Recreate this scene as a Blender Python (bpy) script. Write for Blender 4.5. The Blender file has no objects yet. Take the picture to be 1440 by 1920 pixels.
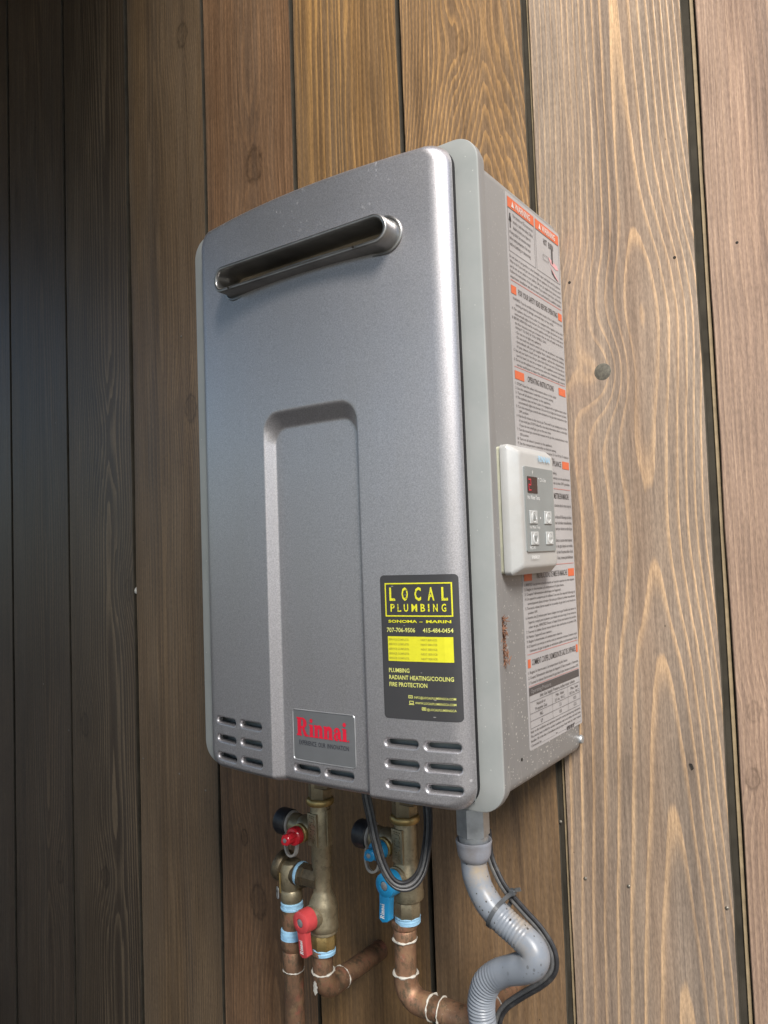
import bpy, bmesh, math, random
from mathutils import Vector, Matrix
R = math.radians
sc = bpy.context.scene
col = sc.collection
random.seed(7)

# ------------------------------------------------------------------ camera
CAM_POS = Vector((0.4672, -0.7643, 0.2103))
YAW, PITCH, ROLL, FPX = 0.6132, 0.0530, -0.0352, 1428.55
fw = Vector((-math.sin(YAW)*math.cos(PITCH), math.cos(YAW)*math.cos(PITCH), math.sin(PITCH)))
rt0 = Vector((math.cos(YAW), math.sin(YAW), 0)); up0 = rt0.cross(fw)
rt = rt0*math.cos(ROLL) + up0*math.sin(ROLL); up = up0*math.cos(ROLL) - rt0*math.sin(ROLL)
cam = bpy.data.cameras.new('camera'); camo = bpy.data.objects.new('camera', cam); col.objects.link(camo)
mw = Matrix((rt, up, -fw)).transposed().to_4x4(); mw.translation = CAM_POS
camo.matrix_world = mw
cam.sensor_fit = 'VERTICAL'; cam.sensor_height = 24; cam.lens = FPX*24/1920
cam.clip_start = 0.01; cam.clip_end = 500
sc.camera = camo

# ------------------------------------------------------------------ world + sun
SUN_DIR = Vector((0.48, -0.57, 0.66)).normalized()      # towards the light
world = bpy.data.worlds.new("World"); sc.world = world; world.use_nodes = True
wn = world.node_tree; wn.nodes.clear()
sky = wn.nodes.new('ShaderNodeTexSky'); sky.sky_type = 'NISHITA'; sky.sun_disc = False
sky.sun_elevation = math.asin(SUN_DIR.z); sky.sun_rotation = math.atan2(SUN_DIR.x, SUN_DIR.y)
sky.air_density = 1.0; sky.dust_density = 1.0; sky.ozone_density = 1.3
bg = wn.nodes.new('ShaderNodeBackground'); bg.inputs[1].default_value = 0.07
wo = wn.nodes.new('ShaderNodeOutputWorld')
wn.links.new(sky.outputs[0], bg.inputs[0]); wn.links.new(bg.outputs[0], wo.inputs[0])
sl = bpy.data.lights.new('sun', 'SUN'); sl.energy = 4.2; sl.angle = R(23); sl.color = (1, .96, .91)
so = bpy.data.objects.new('sun', sl); col.objects.link(so)
so.rotation_euler = SUN_DIR.to_track_quat('Z', 'Y').to_euler()
sc.view_settings.view_transform = 'Standard'; sc.view_settings.look = 'None'
sc.view_settings.exposure = 0.97; sc.view_settings.gamma = 1

# ------------------------------------------------------------------ node helpers
class NT:
    def __init__(s, name):
        s.m = bpy.data.materials.new(name); s.m.use_nodes = True
        s.t = s.m.node_tree; s.t.nodes.clear()
        s.out = s.t.nodes.new('ShaderNodeOutputMaterial')
        s.p = s.t.nodes.new('ShaderNodeBsdfPrincipled')
        s.t.links.new(s.p.outputs[0], s.out.inputs[0])
        s._obj = None
    def set(s, sock, v):
        if hasattr(v, 'is_output') or isinstance(v, bpy.types.NodeSocket): s.t.links.new(v, sock)
        elif isinstance(v, (tuple, list)) and len(v) == 3 and sock.type == 'RGBA': sock.default_value = (*v, 1)
        else: sock.default_value = v
    def n(s, typ, outs=0, ins=None, **kw):
        nd = s.t.nodes.new(typ)
        for k, v in kw.items(): setattr(nd, k, v)
        for k, v in (ins or {}).items(): s.set(nd.inputs[k], v)
        return nd.outputs[outs]
    def obj(s):
        if s._obj is None: s._obj = s.n('ShaderNodeTexCoord', 'Object')
        return s._obj
    def math(s, op, a, b=0.0, c=None, clamp=False):
        nd = s.t.nodes.new('ShaderNodeMath'); nd.operation = op; nd.use_clamp = clamp
        s.set(nd.inputs[0], a); s.set(nd.inputs[1], b)
        if c is not None: s.set(nd.inputs[2], c)
        return nd.outputs[0]
    def map(s, v, scale=(1, 1, 1), loc=(0, 0, 0)):
        return s.n('ShaderNodeMapping', 0, {'Vector': v, 'Scale': scale, 'Location': loc})
    def noise(s, v, scale, detail=2.0, rough=.5, out='Fac'):
        return s.n('ShaderNodeTexNoise', out, {'Vector': v, 'Scale': scale, 'Detail': detail, 'Roughness': rough})
    def rng(s, v, a, b, c=0.0, d=1.0, smooth=False):
        nd = s.t.nodes.new('ShaderNodeMapRange')
        if smooth: nd.interpolation_type = 'SMOOTHSTEP'
        for i, x in enumerate((v, a, b, c, d)): s.set(nd.inputs[i], x)
        return nd.outputs[0]
    def mix(s, f, a, b, mode='MIX'):
        nd = s.t.nodes.new('ShaderNodeMix'); nd.data_type = 'RGBA'; nd.blend_type = mode
        s.set(nd.inputs[0], f); s.set(nd.inputs[6], a); s.set(nd.inputs[7], b)
        return nd.outputs[2]
    def bump(s, h, strength=.3, dist=.001):
        s.set(s.p.inputs['Normal'], s.n('ShaderNodeBump', 0, {'Height': h, 'Strength': strength, 'Distance': dist}))
    def specks(s, scale, size, keep, loc=(0, 0, 0), stretch=(1, 1, 1)):
        v = s.map(s.obj(), stretch, loc)
        nd = s.t.nodes.new('ShaderNodeTexVoronoi'); s.set(nd.inputs['Vector'], v); s.set(nd.inputs['Scale'], scale)
        a = s.math('LESS_THAN', nd.outputs['Distance'], size)
        b = s.math('GREATER_THAN', s.n('ShaderNodeSeparateColor', 0, {0: nd.outputs['Color']}), 1-keep)
        return s.math('MULTIPLY', a, b)
    def fin(s, base=None, rough=None, metal=None, spec=None):
        if base is not None: s.set(s.p.inputs['Base Color'], base)
        if rough is not None: s.set(s.p.inputs['Roughness'], rough)
        if metal is not None: s.set(s.p.inputs['Metallic'], metal)
        if spec is not None: s.set(s.p.inputs['Specular IOR Level'], spec)
        return s.m

def simple(name, base, rough=.5, metal=0.0, var=.15, scale=60, bump=0.0, dirt=None, spec=.5):
    t = NT(name); o = t.obj()
    n = t.noise(o, scale, 4, .6)
    c = t.mix(t.rng(n, .3, .7), tuple(x*(1-var) for x in base), tuple(min(1, x*(1+var)) for x in base))
    if dirt: c = t.mix(t.rng(t.noise(o, scale*.35, 5, .65), .52, .72, 0, dirt[1]), c, dirt[0])
    if bump: t.bump(t.noise(o, scale*6, 2), bump, .0006)
    return t.fin(c, t.rng(n, .2, .8, rough*.88, min(1, rough*1.12)), metal, spec)

# ------------------------------------------------------------------ materials
def m_silver():
    t = NT('silver_paint'); o = t.obj()
    fl = t.noise(o, 900, 2, .7)
    base = t.mix(t.rng(fl, .35, .65), (.415, .398, .41), (.59, .57, .58))
    hi = t.rng(t.n('ShaderNodeSeparateXYZ', 2, {0: o}), .18, .26)
    lo = t.rng(t.n('ShaderNodeSeparateXYZ', 2, {0: o}), -.19, -.25)
    zone = t.math('ADD', .10, t.math('MAXIMUM', hi, lo), clamp=True)
    patch = t.rng(t.noise(o, 14, 3), .48, .62)
    sp = t.math('MAXIMUM', t.specks(260, .24, .2, stretch=(1, .2, .7)), t.math('MAXIMUM', t.specks(420, .28, .14, (3, 1, 2), (1.3, .2, .5)), t.specks(150, .09, .10, (1, 5, 2), (3.0, .1, .8))))
    sp = t.math('MULTIPLY', sp, t.math('MULTIPLY', zone, t.rng(patch, 0, 1, .25, 1)), clamp=True)
    base = t.mix(t.math('MULTIPLY', sp, .22), base, (.7, .7, .7))
    dust = t.rng(t.noise(t.map(o, (3, 1, .5)), 9, 5, .65), .42, .75, 0, .22)
    base = t.mix(dust, base, (.45, .43, .40))
    t.bump(fl, .12, .0004)
    return t.fin(base, t.rng(t.noise(o, 7, 3), .3, .7, .37, .44), t.math('SUBTRACT', .80, t.math('MULTIPLY', sp, .35)))
def m_side():
    t = NT('grey_case_paint'); o = t.obj()
    n = t.noise(o, 6, 5, .6)
    base = t.mix(t.rng(n, .3, .7), (.235, .233, .229), (.28, .278, .273))
    low = t.rng(t.n('ShaderNodeSeparateXYZ', 2, {0: o}), .02, -.25)
    sp = t.math('MAXIMUM', t.specks(230, .2, .14, stretch=(.2, 1, 1)), t.specks(500, .26, .08, (2, 3, 1), (.2, 1, 1)))
    sp = t.math('MULTIPLY', sp, t.math('ADD', .12, t.math('MULTIPLY', low, .8)), clamp=True)
    smear = t.math('MULTIPLY', t.rng(t.noise(t.map(o, (1, 1, .35)), 45, 5, .7), .56, .72, 0, .35), low)
    base = t.mix(smear, base, (.55, .52, .48)); base = t.mix(t.math('MULTIPLY', sp, .7), base, (.75, .72, .67))
    return t.fin(base, .42, .25)
def m_flange():
    t = NT('grey_green_frame_paint'); o = t.obj()
    n = t.noise(o, 18, 4, .65)
    base = t.mix(t.rng(n, .35, .68), (.33, .345, .332), (.385, .393, .378))
    sp = t.specks(300, .18, .05)
    return t.fin(t.mix(t.math('MULTIPLY', sp, .5), base, (.7, .7, .65)), .42, .1)
def m_brass(name, a, b, rough=.42):
    t = NT(name); o = t.obj()
    n = t.noise(o, 90, 5, .65)
    base = t.mix(t.rng(n, .3, .7), a, b)
    base = t.mix(t.rng(t.noise(o, 150, 5, .7), .52, .66, 0, .6), base, tuple(x*.5 for x in a))
    t.bump(t.noise(o, 900, 2), .25, .0004)
    return t.fin(base, t.rng(n, .2, .8, rough-.06, rough+.1), .72)
def m_copper(name, tint=1.0):
    t = NT(name); o = t.obj()
    n = t.noise(t.map(o, (1, 1, .6)), 38, 5, .65); n2 = t.noise(o, 75, 4, .7)
    base = t.mix(t.rng(n, .32, .62), (.15*tint, .092*tint, .060*tint), (.33*tint, .185*tint, .110*tint))
    base = t.mix(t.rng(n2, .52, .68, 0, .75), base, (.30*tint, .20*tint, .11*tint))
    base = t.mix(t.rng(t.noise(o, 50, 3), .6, .72, 0, .6), base, (.38*tint, .12*tint, .09*tint))
    base = t.mix(t.rng(t.noise(t.map(o, (1, 1, .5), (.4, .1, .7)), 130, 5, .75), .50, .62, 0, .8), base, (.105*tint, .085*tint, .055*tint))
    base = t.mix(t.rng(t.noise(o, 260, 3, .7), .62, .72, 0, .5), base, (.42*tint, .33*tint, .25*tint))
    t.bump(t.noise(o, 500, 3), .15, .0004)
    return t.fin(base, t.rng(n2, .3, .7, .42, .62), .55)
def m_conduit():
    t = NT('grey_conduit_plastic'); o = t.obj()
    base = t.mix(t.rng(t.noise(o, 35, 4), .3, .7), (.20, .222, .255), (.27, .29, .32))
    tan = t.rng(t.noise(t.map(o, (1, 1, 1), (.3, .2, .5)), 26, 5, .7), .50, .66, 0, .75)
    zz = t.n('ShaderNodeSeparateXYZ', 2, {0: o})
    tan = t.math('MULTIPLY', tan, t.rng(zz, .235, .275))
    base = t.mix(tan, base, (.40, .31, .20))
    sp = t.math('MAXIMUM', t.specks(170, .22, .28, stretch=(1.2, 1, .8)), t.specks(330, .26, .16, (1, 4, 2)))
    sp = t.math('MULTIPLY', sp, t.rng(zz, .215, .265))
    base = t.mix(t.math('MULTIPLY', sp, .9), base, (.035, .028, .02))
    return t.fin(base, .36, 0)
def m_film(name, base, rough=.4):
    t = NT(name); o = t.obj()
    n = t.noise(o, 12, 4, .6)
    c = t.mix(t.rng(n, .35, .65), tuple(x*.92 for x in base), tuple(x*1.06 for x in base))
    c = t.mix(t.math('MULTIPLY', t.specks(420, .16, .03, stretch=(.2, 1, 1)), .45), c, (.7, .68, .64))
    return t.fin(c, rough, 0.0)
def ink(name, c, rough=.5, wear=0.0, under=(.06, .06, .065)):
    t = NT(name); o = t.obj()
    if wear:
        n = t.noise(o, 420, 3, .7)
        return t.fin(t.mix(t.rng(n, .60, .64, 0, wear), c, under), rough, 0)
    n = t.noise(o, 200, 3)
    return t.fin(t.mix(t.rng(n, .3, .7), tuple(x*.93 for x in c), c), rough, 0)

M = {}
M['silver'] = m_silver(); M['side'] = m_side(); M['flange'] = m_flange()
M['gasket'] = simple('black_gasket', (.012, .012, .013), .7)
M['inner'] = simple('zinc_inner_plate', (.30, .335, .33), .5, .3, .12, 30)
M['vent'] = simple('stainless_vent', (.36, .35, .335), .34, .9, .2, 40, .1)
M['ventin'] = simple('sooty_vent_liner', (.38, .32, .23), .6, .5, .4, 25)
M['brass'] = m_brass('aged_brass', (.30, .255, .165), (.43, .37, .25))
M['brassb'] = m_brass('bright_brass', (.38, .27, .10), (.52, .38, .16), .34)
M['brassd'] = m_brass('dark_bronze', (.13, .105, .07), (.24, .19, .12), .45)
M['copper'] = m_copper('aged_copper', 1.0); M['copperl'] = m_copper('light_copper', 1.32)
M['solder'] = simple('white_solder_flux', (.60, .57, .50), .6, .1, .15, 200, .4)
M['tape'] = simple('pale_blue_thread_tape', (.33, .58, .78), .55, 0, .14, 160, .4)
M['red'] = simple('faded_red_plastic', (.62, .07, .075), .38, 0, .14, 70, .05)
M['redb'] = simple('bright_red_plastic', (.66, .02, .035), .22, 0, .1, 70)
M['blue'] = simple('sky_blue_plastic', (.02, .30, .60), .30, 0, .1, 70, .05)
M['white'] = ink('white_ink', (.85, .85, .83))
M['rubber'] = simple('black_rubber', (.02, .02, .024), .45, 0, .2, 120, .1, ((.1, .095, .085), .5))
M['strap'] = simple('grey_rubber_strap', (.36, .335, .30), .55, 0, .12, 120)
M['tag'] = simple('zinc_tag', (.5, .51, .5), .4, .6)
M['zinc'] = simple('zinc_plated_steel', (.50, .52, .53), .38, .75, .14, 110, .15)
M['conduit'] = m_conduit()
M['ferrule'] = simple('grey_ferrule_plastic', (.29, .30, .335), .38, 0, .08, 60, 0, ((.20, .15, .10), .55))
M['cord'] = simple('black_cord_jacket', (.028, .028, .030), .42, 0, .25, 200, .1, ((.12, .115, .105), .55))
M['cordg'] = simple('dusty_grey_cord_jacket', (.10, .10, .10), .5, 0, .25, 200, .1, ((.2, .18, .15), .6))
M['tie'] = simple('dark_grey_nylon', (.07, .075, .08), .4)
M['label'] = m_film('silver_label_film', (.375, .362, .36), .42)
M['lblack'] = ink('label_black_ink', (.075, .068, .068)); M['lorange'] = ink('label_orange_ink', (.60, .135, .055))
M['lred'] = ink('label_red_line_ink', (.55, .12, .09)); M['lpink'] = ink('label_pink_ink', (.62, .33, .34))
M['lgrey'] = ink('label_grey_ink', (.30, .285, .28)); M['lwhite'] = ink('label_white_ink', (.62, .56, .52))
M['stick'] = m_film('charcoal_sticker_film', (.048, .047, .049), .5)
M['yel'] = ink('yellow_ink', (.80, .76, .03)); M['yelw'] = ink('worn_yellow_ink', (.80, .76, .03), .5, .9)
M['yelp'] = ink('pale_yellow_ink', (.80, .80, .22)); M['olive'] = ink('faint_olive_ink', (.50, .46, .05))
M['badge'] = simple('badge_plate', (.25, .255, .262), .42, .5, .05, 40); M['badger'] = simple('badge_rim', (.5, .51, .52), .35, .6)
M['rinnai'] = ink('red_ink', (.80, .012, .045)); M['navy'] = ink('dark_blue_ink', (.03, .035, .05))
M['ctrl'] = simple('pearl_grey_plastic', (.47, .47, .455), .36, .1, .06, 30, 0, ((.36, .32, .27), .35))
M['ctrlb'] = simple('cream_plastic_back', (.47, .47, .36), .45)
M['ctrlp'] = simple('grey_control_film', (.24, .255, .25), .42, 0, .06, 40)
M['disp'] = simple('dark_red_display', (.035, .018, .02), .2)
M['digit'] = ink('red_segment', (.50, .03, .05)); M['btn'] = simple('pale_grey_button', (.42, .43, .42), .3, 0, .06, 60)
M['btnc'] = simple('button_rim', (.50, .51, .50), .25); M['nest'] = simple('brown_insect_nest', (.22, .105, .06), .85, 0, .5, 300, .5)
M['nail'] = simple('dull_nail', (.20, .18, .15), .45, .6); M['hole'] = simple('dark_nail_hole', (.02, .016, .012), .9)
M['plug'] = simple('weathered_wood_plug', (.10, .092, .072), .7, 0, .45, 260, .3)
M['lip'] = simple('dark_shadow_gap_wood', (.048, .042, .032), .9, 0, .3, 30, spec=.12); M['liptan'] = simple('raw_tan_wood_edge', (.30, .225, .13), .6, 0, .25, 60)
M['paper'] = simple('white_tack', (.6, .58, .53), .6)

def zcurve(t, sz, gz):
    if not isinstance(gz, (list, tuple)): return gz
    z0, z1 = gz[0][0], gz[-1][0]; vm = max(abs(v) for _, v in gz)*1.02
    nd = t.t.nodes.new('ShaderNodeFloatCurve'); cv = nd.mapping.curves[0]
    pts = [((z-z0)/(z1-z0), .5+.5*v/vm) for z, v in gz]
    while len(cv.points) < len(pts): cv.points.new(.5, .5)
    for p, q in zip(cv.points, pts): p.location = q
    nd.mapping.update()
    t.set(nd.inputs['Value'], t.rng(sz, z0, z1))
    return t.math('MULTIPLY', t.math('SUBTRACT', nd.outputs[0], .5), 2*vm)
def wood(name, dark, light, dens, x0=0.0, gz=None, gamp=5.0, seed=0.0, knots=(), contrast=1.0, wave=.010, gloss=.40, quad=900, stain=(.125, .108, .090), stainamt=.5, shade=1.0, core=.006, dleft=None, qleft=None, lo=.22, hi=.90, ztop=None, irr=3.0, warm=(1.07, .985, .90)):
    t = NT(name); o = t.obj()
    sx, sy, sz = (t.n('ShaderNodeSeparateXYZ', i, {0: o}) for i in range(3))
    sd = (seed*1.37, seed*.77, seed*2.13)
    w = t.noise(t.map(o, (5, 1, 1.6), sd), 1.0, 3, .5)
    w2 = t.noise(t.map(o, (30, 1, 7), sd), 1.0, 2, .5)
    x = t.math('ADD', t.math('SUBTRACT', sx, zcurve(t, sz, x0)), t.math('MULTIPLY', t.math('SUBTRACT', w, .5), wave*2))
    x = t.math('ADD', x, t.math('MULTIPLY', t.math('SUBTRACT', w2, .5), .0035))
    ax = t.math('SQRT', t.math('ADD', t.math('MULTIPLY', x, x), core*core))
    dn, qd = dens, quad
    if dleft is not None:
        side = t.rng(x, -.008, .008)
        dn = t.math('ADD', t.math('MULTIPLY', side, dens), t.math('MULTIPLY', t.math('SUBTRACT', 1, side), zcurve(t, sz, dleft)))
        qd = t.math('ADD', t.math('MULTIPLY', side, quad), t.math('MULTIPLY', t.math('SUBTRACT', 1, side), qleft or 0))
    F = t.math('ADD', t.math('MULTIPLY', ax, dn), t.math('MULTIPLY', t.math('MULTIPLY', x, x), qd))
    if gz: g = zcurve(t, sz, gz)
    else:
        g = t.math('MULTIPLY', t.noise(t.map(o, (.8, 1, 1.05), sd), 1.0, 1, .4), gamp)
    F = t.math('ADD', F, g)
    if irr: F = t.math('ADD', F, t.math('MULTIPLY', t.noise(t.map(o, (38, 1, .5), sd), 1.0, 3, .6), irr))
    kmask = None
    for (kx, kz, kr, amp, darkk) in knots:
        dx = t.math('SUBTRACT', sx, kx); dz = t.math('MULTIPLY', t.math('SUBTRACT', sz, kz), .62)
        d2 = t.math('ADD', t.math('MULTIPLY', dx, dx), t.math('MULTIPLY', dz, dz))
        e = t.math('EXPONENT', t.math('DIVIDE', d2, -(kr*2.6)**2))
        F = t.math('ADD', F, t.math('MULTIPLY', e, amp))
        if darkk:
            dd = t.math('ADD', t.math('SQRT', d2), t.math('MULTIPLY', t.math('SUBTRACT', t.noise(o, 120, 2), .5), kr*.5))
            k = t.rng(dd, kr*.75, kr*.45, 0, darkk)
            ring = t.rng(t.math('ABSOLUTE', t.math('SUBTRACT', dd, kr*.68)), kr*.22, 0, 0, darkk)
            k = t.math('MAXIMUM', t.math('MULTIPLY', k, t.rng(t.noise(t.map(o, (1, 1, .6)), 260, 3, .7), .35, .7, .1, .6)), t.math('MULTIPLY', ring, t.rng(t.noise(o, 70, 2), .3, .6, .2, 1)))
            kmask = k if kmask is None else t.math('MAXIMUM', kmask, k)
    F = t.math('ADD', F, t.math('MULTIPLY', t.noise(t.map(o, (130, 1, 8), sd), 1.0, 3, .65), .20))
    fr = t.math('FRACT', F)
    a = t.rng(fr, lo, hi, 0, 1, True); b = t.rng(fr, hi+.02, 1.0, 1, 0, True)
    a = t.math('POWER', a, 2.0)
    line = t.math('MULTIPLY', a, b)
    amt = t.rng(t.noise(t.map(o, (9, 1, 2.2), (sd[1], sd[2], sd[0])), 1.0, 3), .3, .68, .25, 1.0)
    line = t.math('MULTIPLY', t.math('MULTIPLY', line, amt), contrast, clamp=True)
    if ztop: line = t.math('MULTIPLY', line, t.rng(sz, ztop[0], ztop[1], .22, 1))
    fine = t.noise(t.map(o, (420, 1, 9), sd), 1.0, 3, .6)
    fleck = t.noise(t.map(o, (700, 1, 160), sd), 1.0, 2, .6)
    broad = t.noise(t.map(o, (26, 1, 1.1), sd), 1.0, 3, .55)
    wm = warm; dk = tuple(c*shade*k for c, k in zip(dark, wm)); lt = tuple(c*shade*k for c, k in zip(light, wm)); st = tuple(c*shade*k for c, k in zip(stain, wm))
    c = t.mix(t.rng(broad, .34, .66, 0, stainamt), dk, st)
    c = t.mix(line, c, lt)
    c = t.mix(1.0, c, t.n('ShaderNodeCombineColor', 0, {0: t.rng(fine, .25, .75, .70, 1.28), 1: t.rng(fine, .25, .75, .70, 1.28), 2: t.rng(fine, .25, .75, .72, 1.25)}), 'MULTIPLY')
    fk = t.rng(fleck, .3, .7, .80, 1.18)
    c = t.mix(1.0, c, t.n('ShaderNodeCombineColor', 0, {0: fk, 1: fk, 2: fk}), 'MULTIPLY')
    dkst = t.rng(t.noise(t.map(o, (24, 1, .9), (sd[0]+3, 0, sd[1])), 1.0, 4, .62), .50, .74, 1, .55)
    c = t.mix(1.0, c, t.n('ShaderNodeCombineColor', 0, {0: dkst, 1: t.math('MULTIPLY', dkst, t.rng(dkst, .5, 1, .98, 1)), 2: dkst}), 'MULTIPLY')
    blot = t.rng(t.noise(t.map(o, (7, 1, 3.5), (sd[2], sd[0], sd[1])), 1.0, 4, .6), .3, .7, .84, 1.14)
    c = t.mix(1.0, c, t.n('ShaderNodeCombineColor', 0, {0: blot, 1: blot, 2: blot}), 'MULTIPLY')
    if kmask is not None: c = t.mix(kmask, c, tuple(x*.28 for x in dk))
    pit = t.specks(55, .04, .05, sd, (1.4, .01, .7))
    c = t.mix(t.math('MULTIPLY', pit, .8), c, (.02, .014, .01))
    h = t.math('ADD', t.math('MULTIPLY', line, .5), t.math('ADD', t.math('MULTIPLY', fine, .5), t.math('MULTIPLY', fleck, .3)))
    t.bump(h, .40, .0008)
    return t.fin(c, t.rng(fine, .25, .75, gloss-.05, gloss+.08), 0.0, .5)

# ------------------------------------------------------------------ mesh helpers
class MB:
    def __init__(s): s.v = []; s.f = []
    def add(s, vs, fs):
        k = len(s.v); s.v += [tuple(v) for v in vs]; s.f += [tuple(i+k for i in f) for f in fs]; return s
    def box(s, x0, x1, y0, y1, z0, z1, bev=0.0, seg=2):
        bm = bmesh.new(); bmesh.ops.create_cube(bm, size=1)
        for v in bm.verts:
            v.co = Vector((x0+(v.co.x+.5)*(x1-x0), y0+(v.co.y+.5)*(y1-y0), z0+(v.co.z+.5)*(z1-z0)))
        if bev: bmesh.ops.bevel(bm, geom=bm.edges[:], offset=bev, segments=seg, profile=.5, affect='EDGES')
        return s.frombm(bm)
    def frombm(s, bm):
        bm.verts.index_update()
        s.add([v.co[:] for v in bm.verts], [[v.index for v in f.verts] for f in bm.faces]); bm.free(); return s
    def lathe(s, prof, base, axis, n=24, flat=0, ref=None):
        """prof: [(radius, height)] along axis from base; flat>0 makes a prism with that many sides"""
        ax = Vector(axis).normalized(); base = Vector(base)
        u = (Vector(ref) if ref else (Vector((0, 0, 1)) if abs(ax.z) < .9 else Vector((1, 0, 0))))
        u = (u - ax*u.dot(ax)).normalized(); w = ax.cross(u)
        if flat: n = flat
        vs, fs = [], []
        for r, h in prof:
            for i in range(n):
                a = 2*math.pi*i/n; vs.append(base+ax*h+(u*math.cos(a)+w*math.sin(a))*r)
        for j in range(len(prof)-1):
            for i in range(n):
                i2 = (i+1) % n; fs.append((j*n+i, j*n+i2, (j+1)*n+i2, (j+1)*n+i))
        fs.append(tuple(range(n))[::-1]); fs.append(tuple((len(prof)-1)*n+i for i in range(n)))
        return s.add(vs, fs)
    def tube(s, path, rad, n=16, caps=True, sect=None):
        """path list of Vectors, rad number or list; sect optional cross-section [(u,v)]"""
        P = [Vector(p) for p in path]; m = len(P)
        T = [(P[min(i+1, m-1)]-P[max(i-1, 0)]).normalized() for i in range(m)]
        ref = Vector((0, -1, 0)) if abs(T[0].y) < .8 else Vector((0, 0, 1))
        u = (ref-T[0]*ref.dot(T[0])).normalized(); vs, fs = [], []
        for i in range(m):
            u = (u-T[i]*u.dot(T[i])).normalized(); w = T[i].cross(u)
            r = rad[i] if isinstance(rad, (list, tuple)) else rad
            if sect:
                for a, b in sect: vs.append(P[i]+u*a+w*b)
            else:
                for k in range(n):
                    a = 2*math.pi*k/n; vs.append(P[i]+(u*math.cos(a)+w*math.sin(a))*r)
        if sect: n = len(sect)
        for i in range(m-1):
            for k in range(n):
                k2 = (k+1) % n; fs.append((i*n+k, i*n+k2, (i+1)*n+k2, (i+1)*n+k))
        if caps: fs.append(tuple(range(n))[::-1]); fs.append(tuple((m-1)*n+k for k in range(n)))
        return s.add(vs, fs)
    def prism(s, poly, o, u, v, d, bev=0.0):
        """poly in (u,v) plane at origin o, extruded along vector d"""
        o, u, v, d = map(Vector, (o, u, v, d)); n = len(poly)
        bot = [o+u*a+v*b for a, b in poly]; vs = bot+[p+d for p in bot]
        fs = [tuple(range(n)), tuple(range(2*n-1, n-1, -1))]
        for i in range(n): fs.append((i, i+n, (i+1) % n+n, (i+1) % n))
        if bev:
            bm = bmesh.new(); bv = [bm.verts.new(p) for p in vs]
            for f in fs: bm.faces.new([bv[i] for i in f])
            bmesh.ops.recalc_face_normals(bm, faces=bm.faces[:])
            eds = [e for e in bm.edges if not (e.verts[0] in bv[:n]) != (e.verts[1] in bv[:n])]
            bmesh.ops.bevel(bm, geom=eds, offset=bev, segments=2, profile=.5, affect='EDGES')
            return s.frombm(bm)
        return s.add(vs, fs)
def smooth_path(pts, step=.002):
    P = [Vector(p) for p in pts]; P = [P[0]*2-P[1]]+P+[P[-1]*2-P[-2]]; out = []
    for i in range(1, len(P)-2):
        a, b, c, d = P[i-1:i+3]; n = max(2, int((c-b).length/step))
        for k in range(n):
            t = k/n
            out.append(.5*((2*b)+(c-a)*t+(2*a-5*b+4*c-d)*t*t+(3*b-a-3*c+d)*t**3))
    return out+[P[-2]]
def rrect(x0, x1, z0, z1, r, n=6):
    pts = []
    for cx, cz, a0 in ((x1-r, z1-r, 0), (x0+r, z1-r, 90), (x0+r, z0+r, 180), (x1-r, z0+r, 270)):
        for k in range(n+1):
            a = R(a0+90*k/n); pts.append((cx+r*math.cos(a), cz+r*math.sin(a)))
    return pts
def wloc(o):
    p = Vector((0, 0, 0))
    while o: p += o.location; o = o.parent
    return p
def obj(name, mb, mat, parent=None, smooth=35, origin=None, label=None):
    xs = list(zip(*mb.v))
    c = Vector(origin) if origin is not None else Vector([(min(a)+max(a))/2 for a in xs])
    me = bpy.data.meshes.new(name)
    me.from_pydata([(a-c.x, b-c.y, d-c.z) for a, b, d in mb.v], [], mb.f)
    bm = bmesh.new(); bm.from_mesh(me); bmesh.ops.recalc_face_normals(bm, faces=bm.faces[:]); bm.to_mesh(me); bm.free()
    if smooth:
        me.polygons.foreach_set('use_smooth', [True]*len(me.polygons)); me.set_sharp_from_angle(angle=R(smooth))
    me.materials.append(mat)
    o = bpy.data.objects.new(name, me); col.objects.link(o)
    o.location = c - (wloc(parent) if parent else Vector()); o.parent = parent
    if label: o['label'] = label
    return o
def thing(name, label, cat, loc, group=None):
    o = bpy.data.objects.new(name, None); col.objects.link(o); o.location = loc
    o.empty_display_size = .05; o['label'] = label; o['category'] = cat
    if group: o['group'] = group
    return o
def tag(o, label, cat, group=None):
    o['label'] = label; o['category'] = cat
    if group: o['group'] = group
    return o

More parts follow.
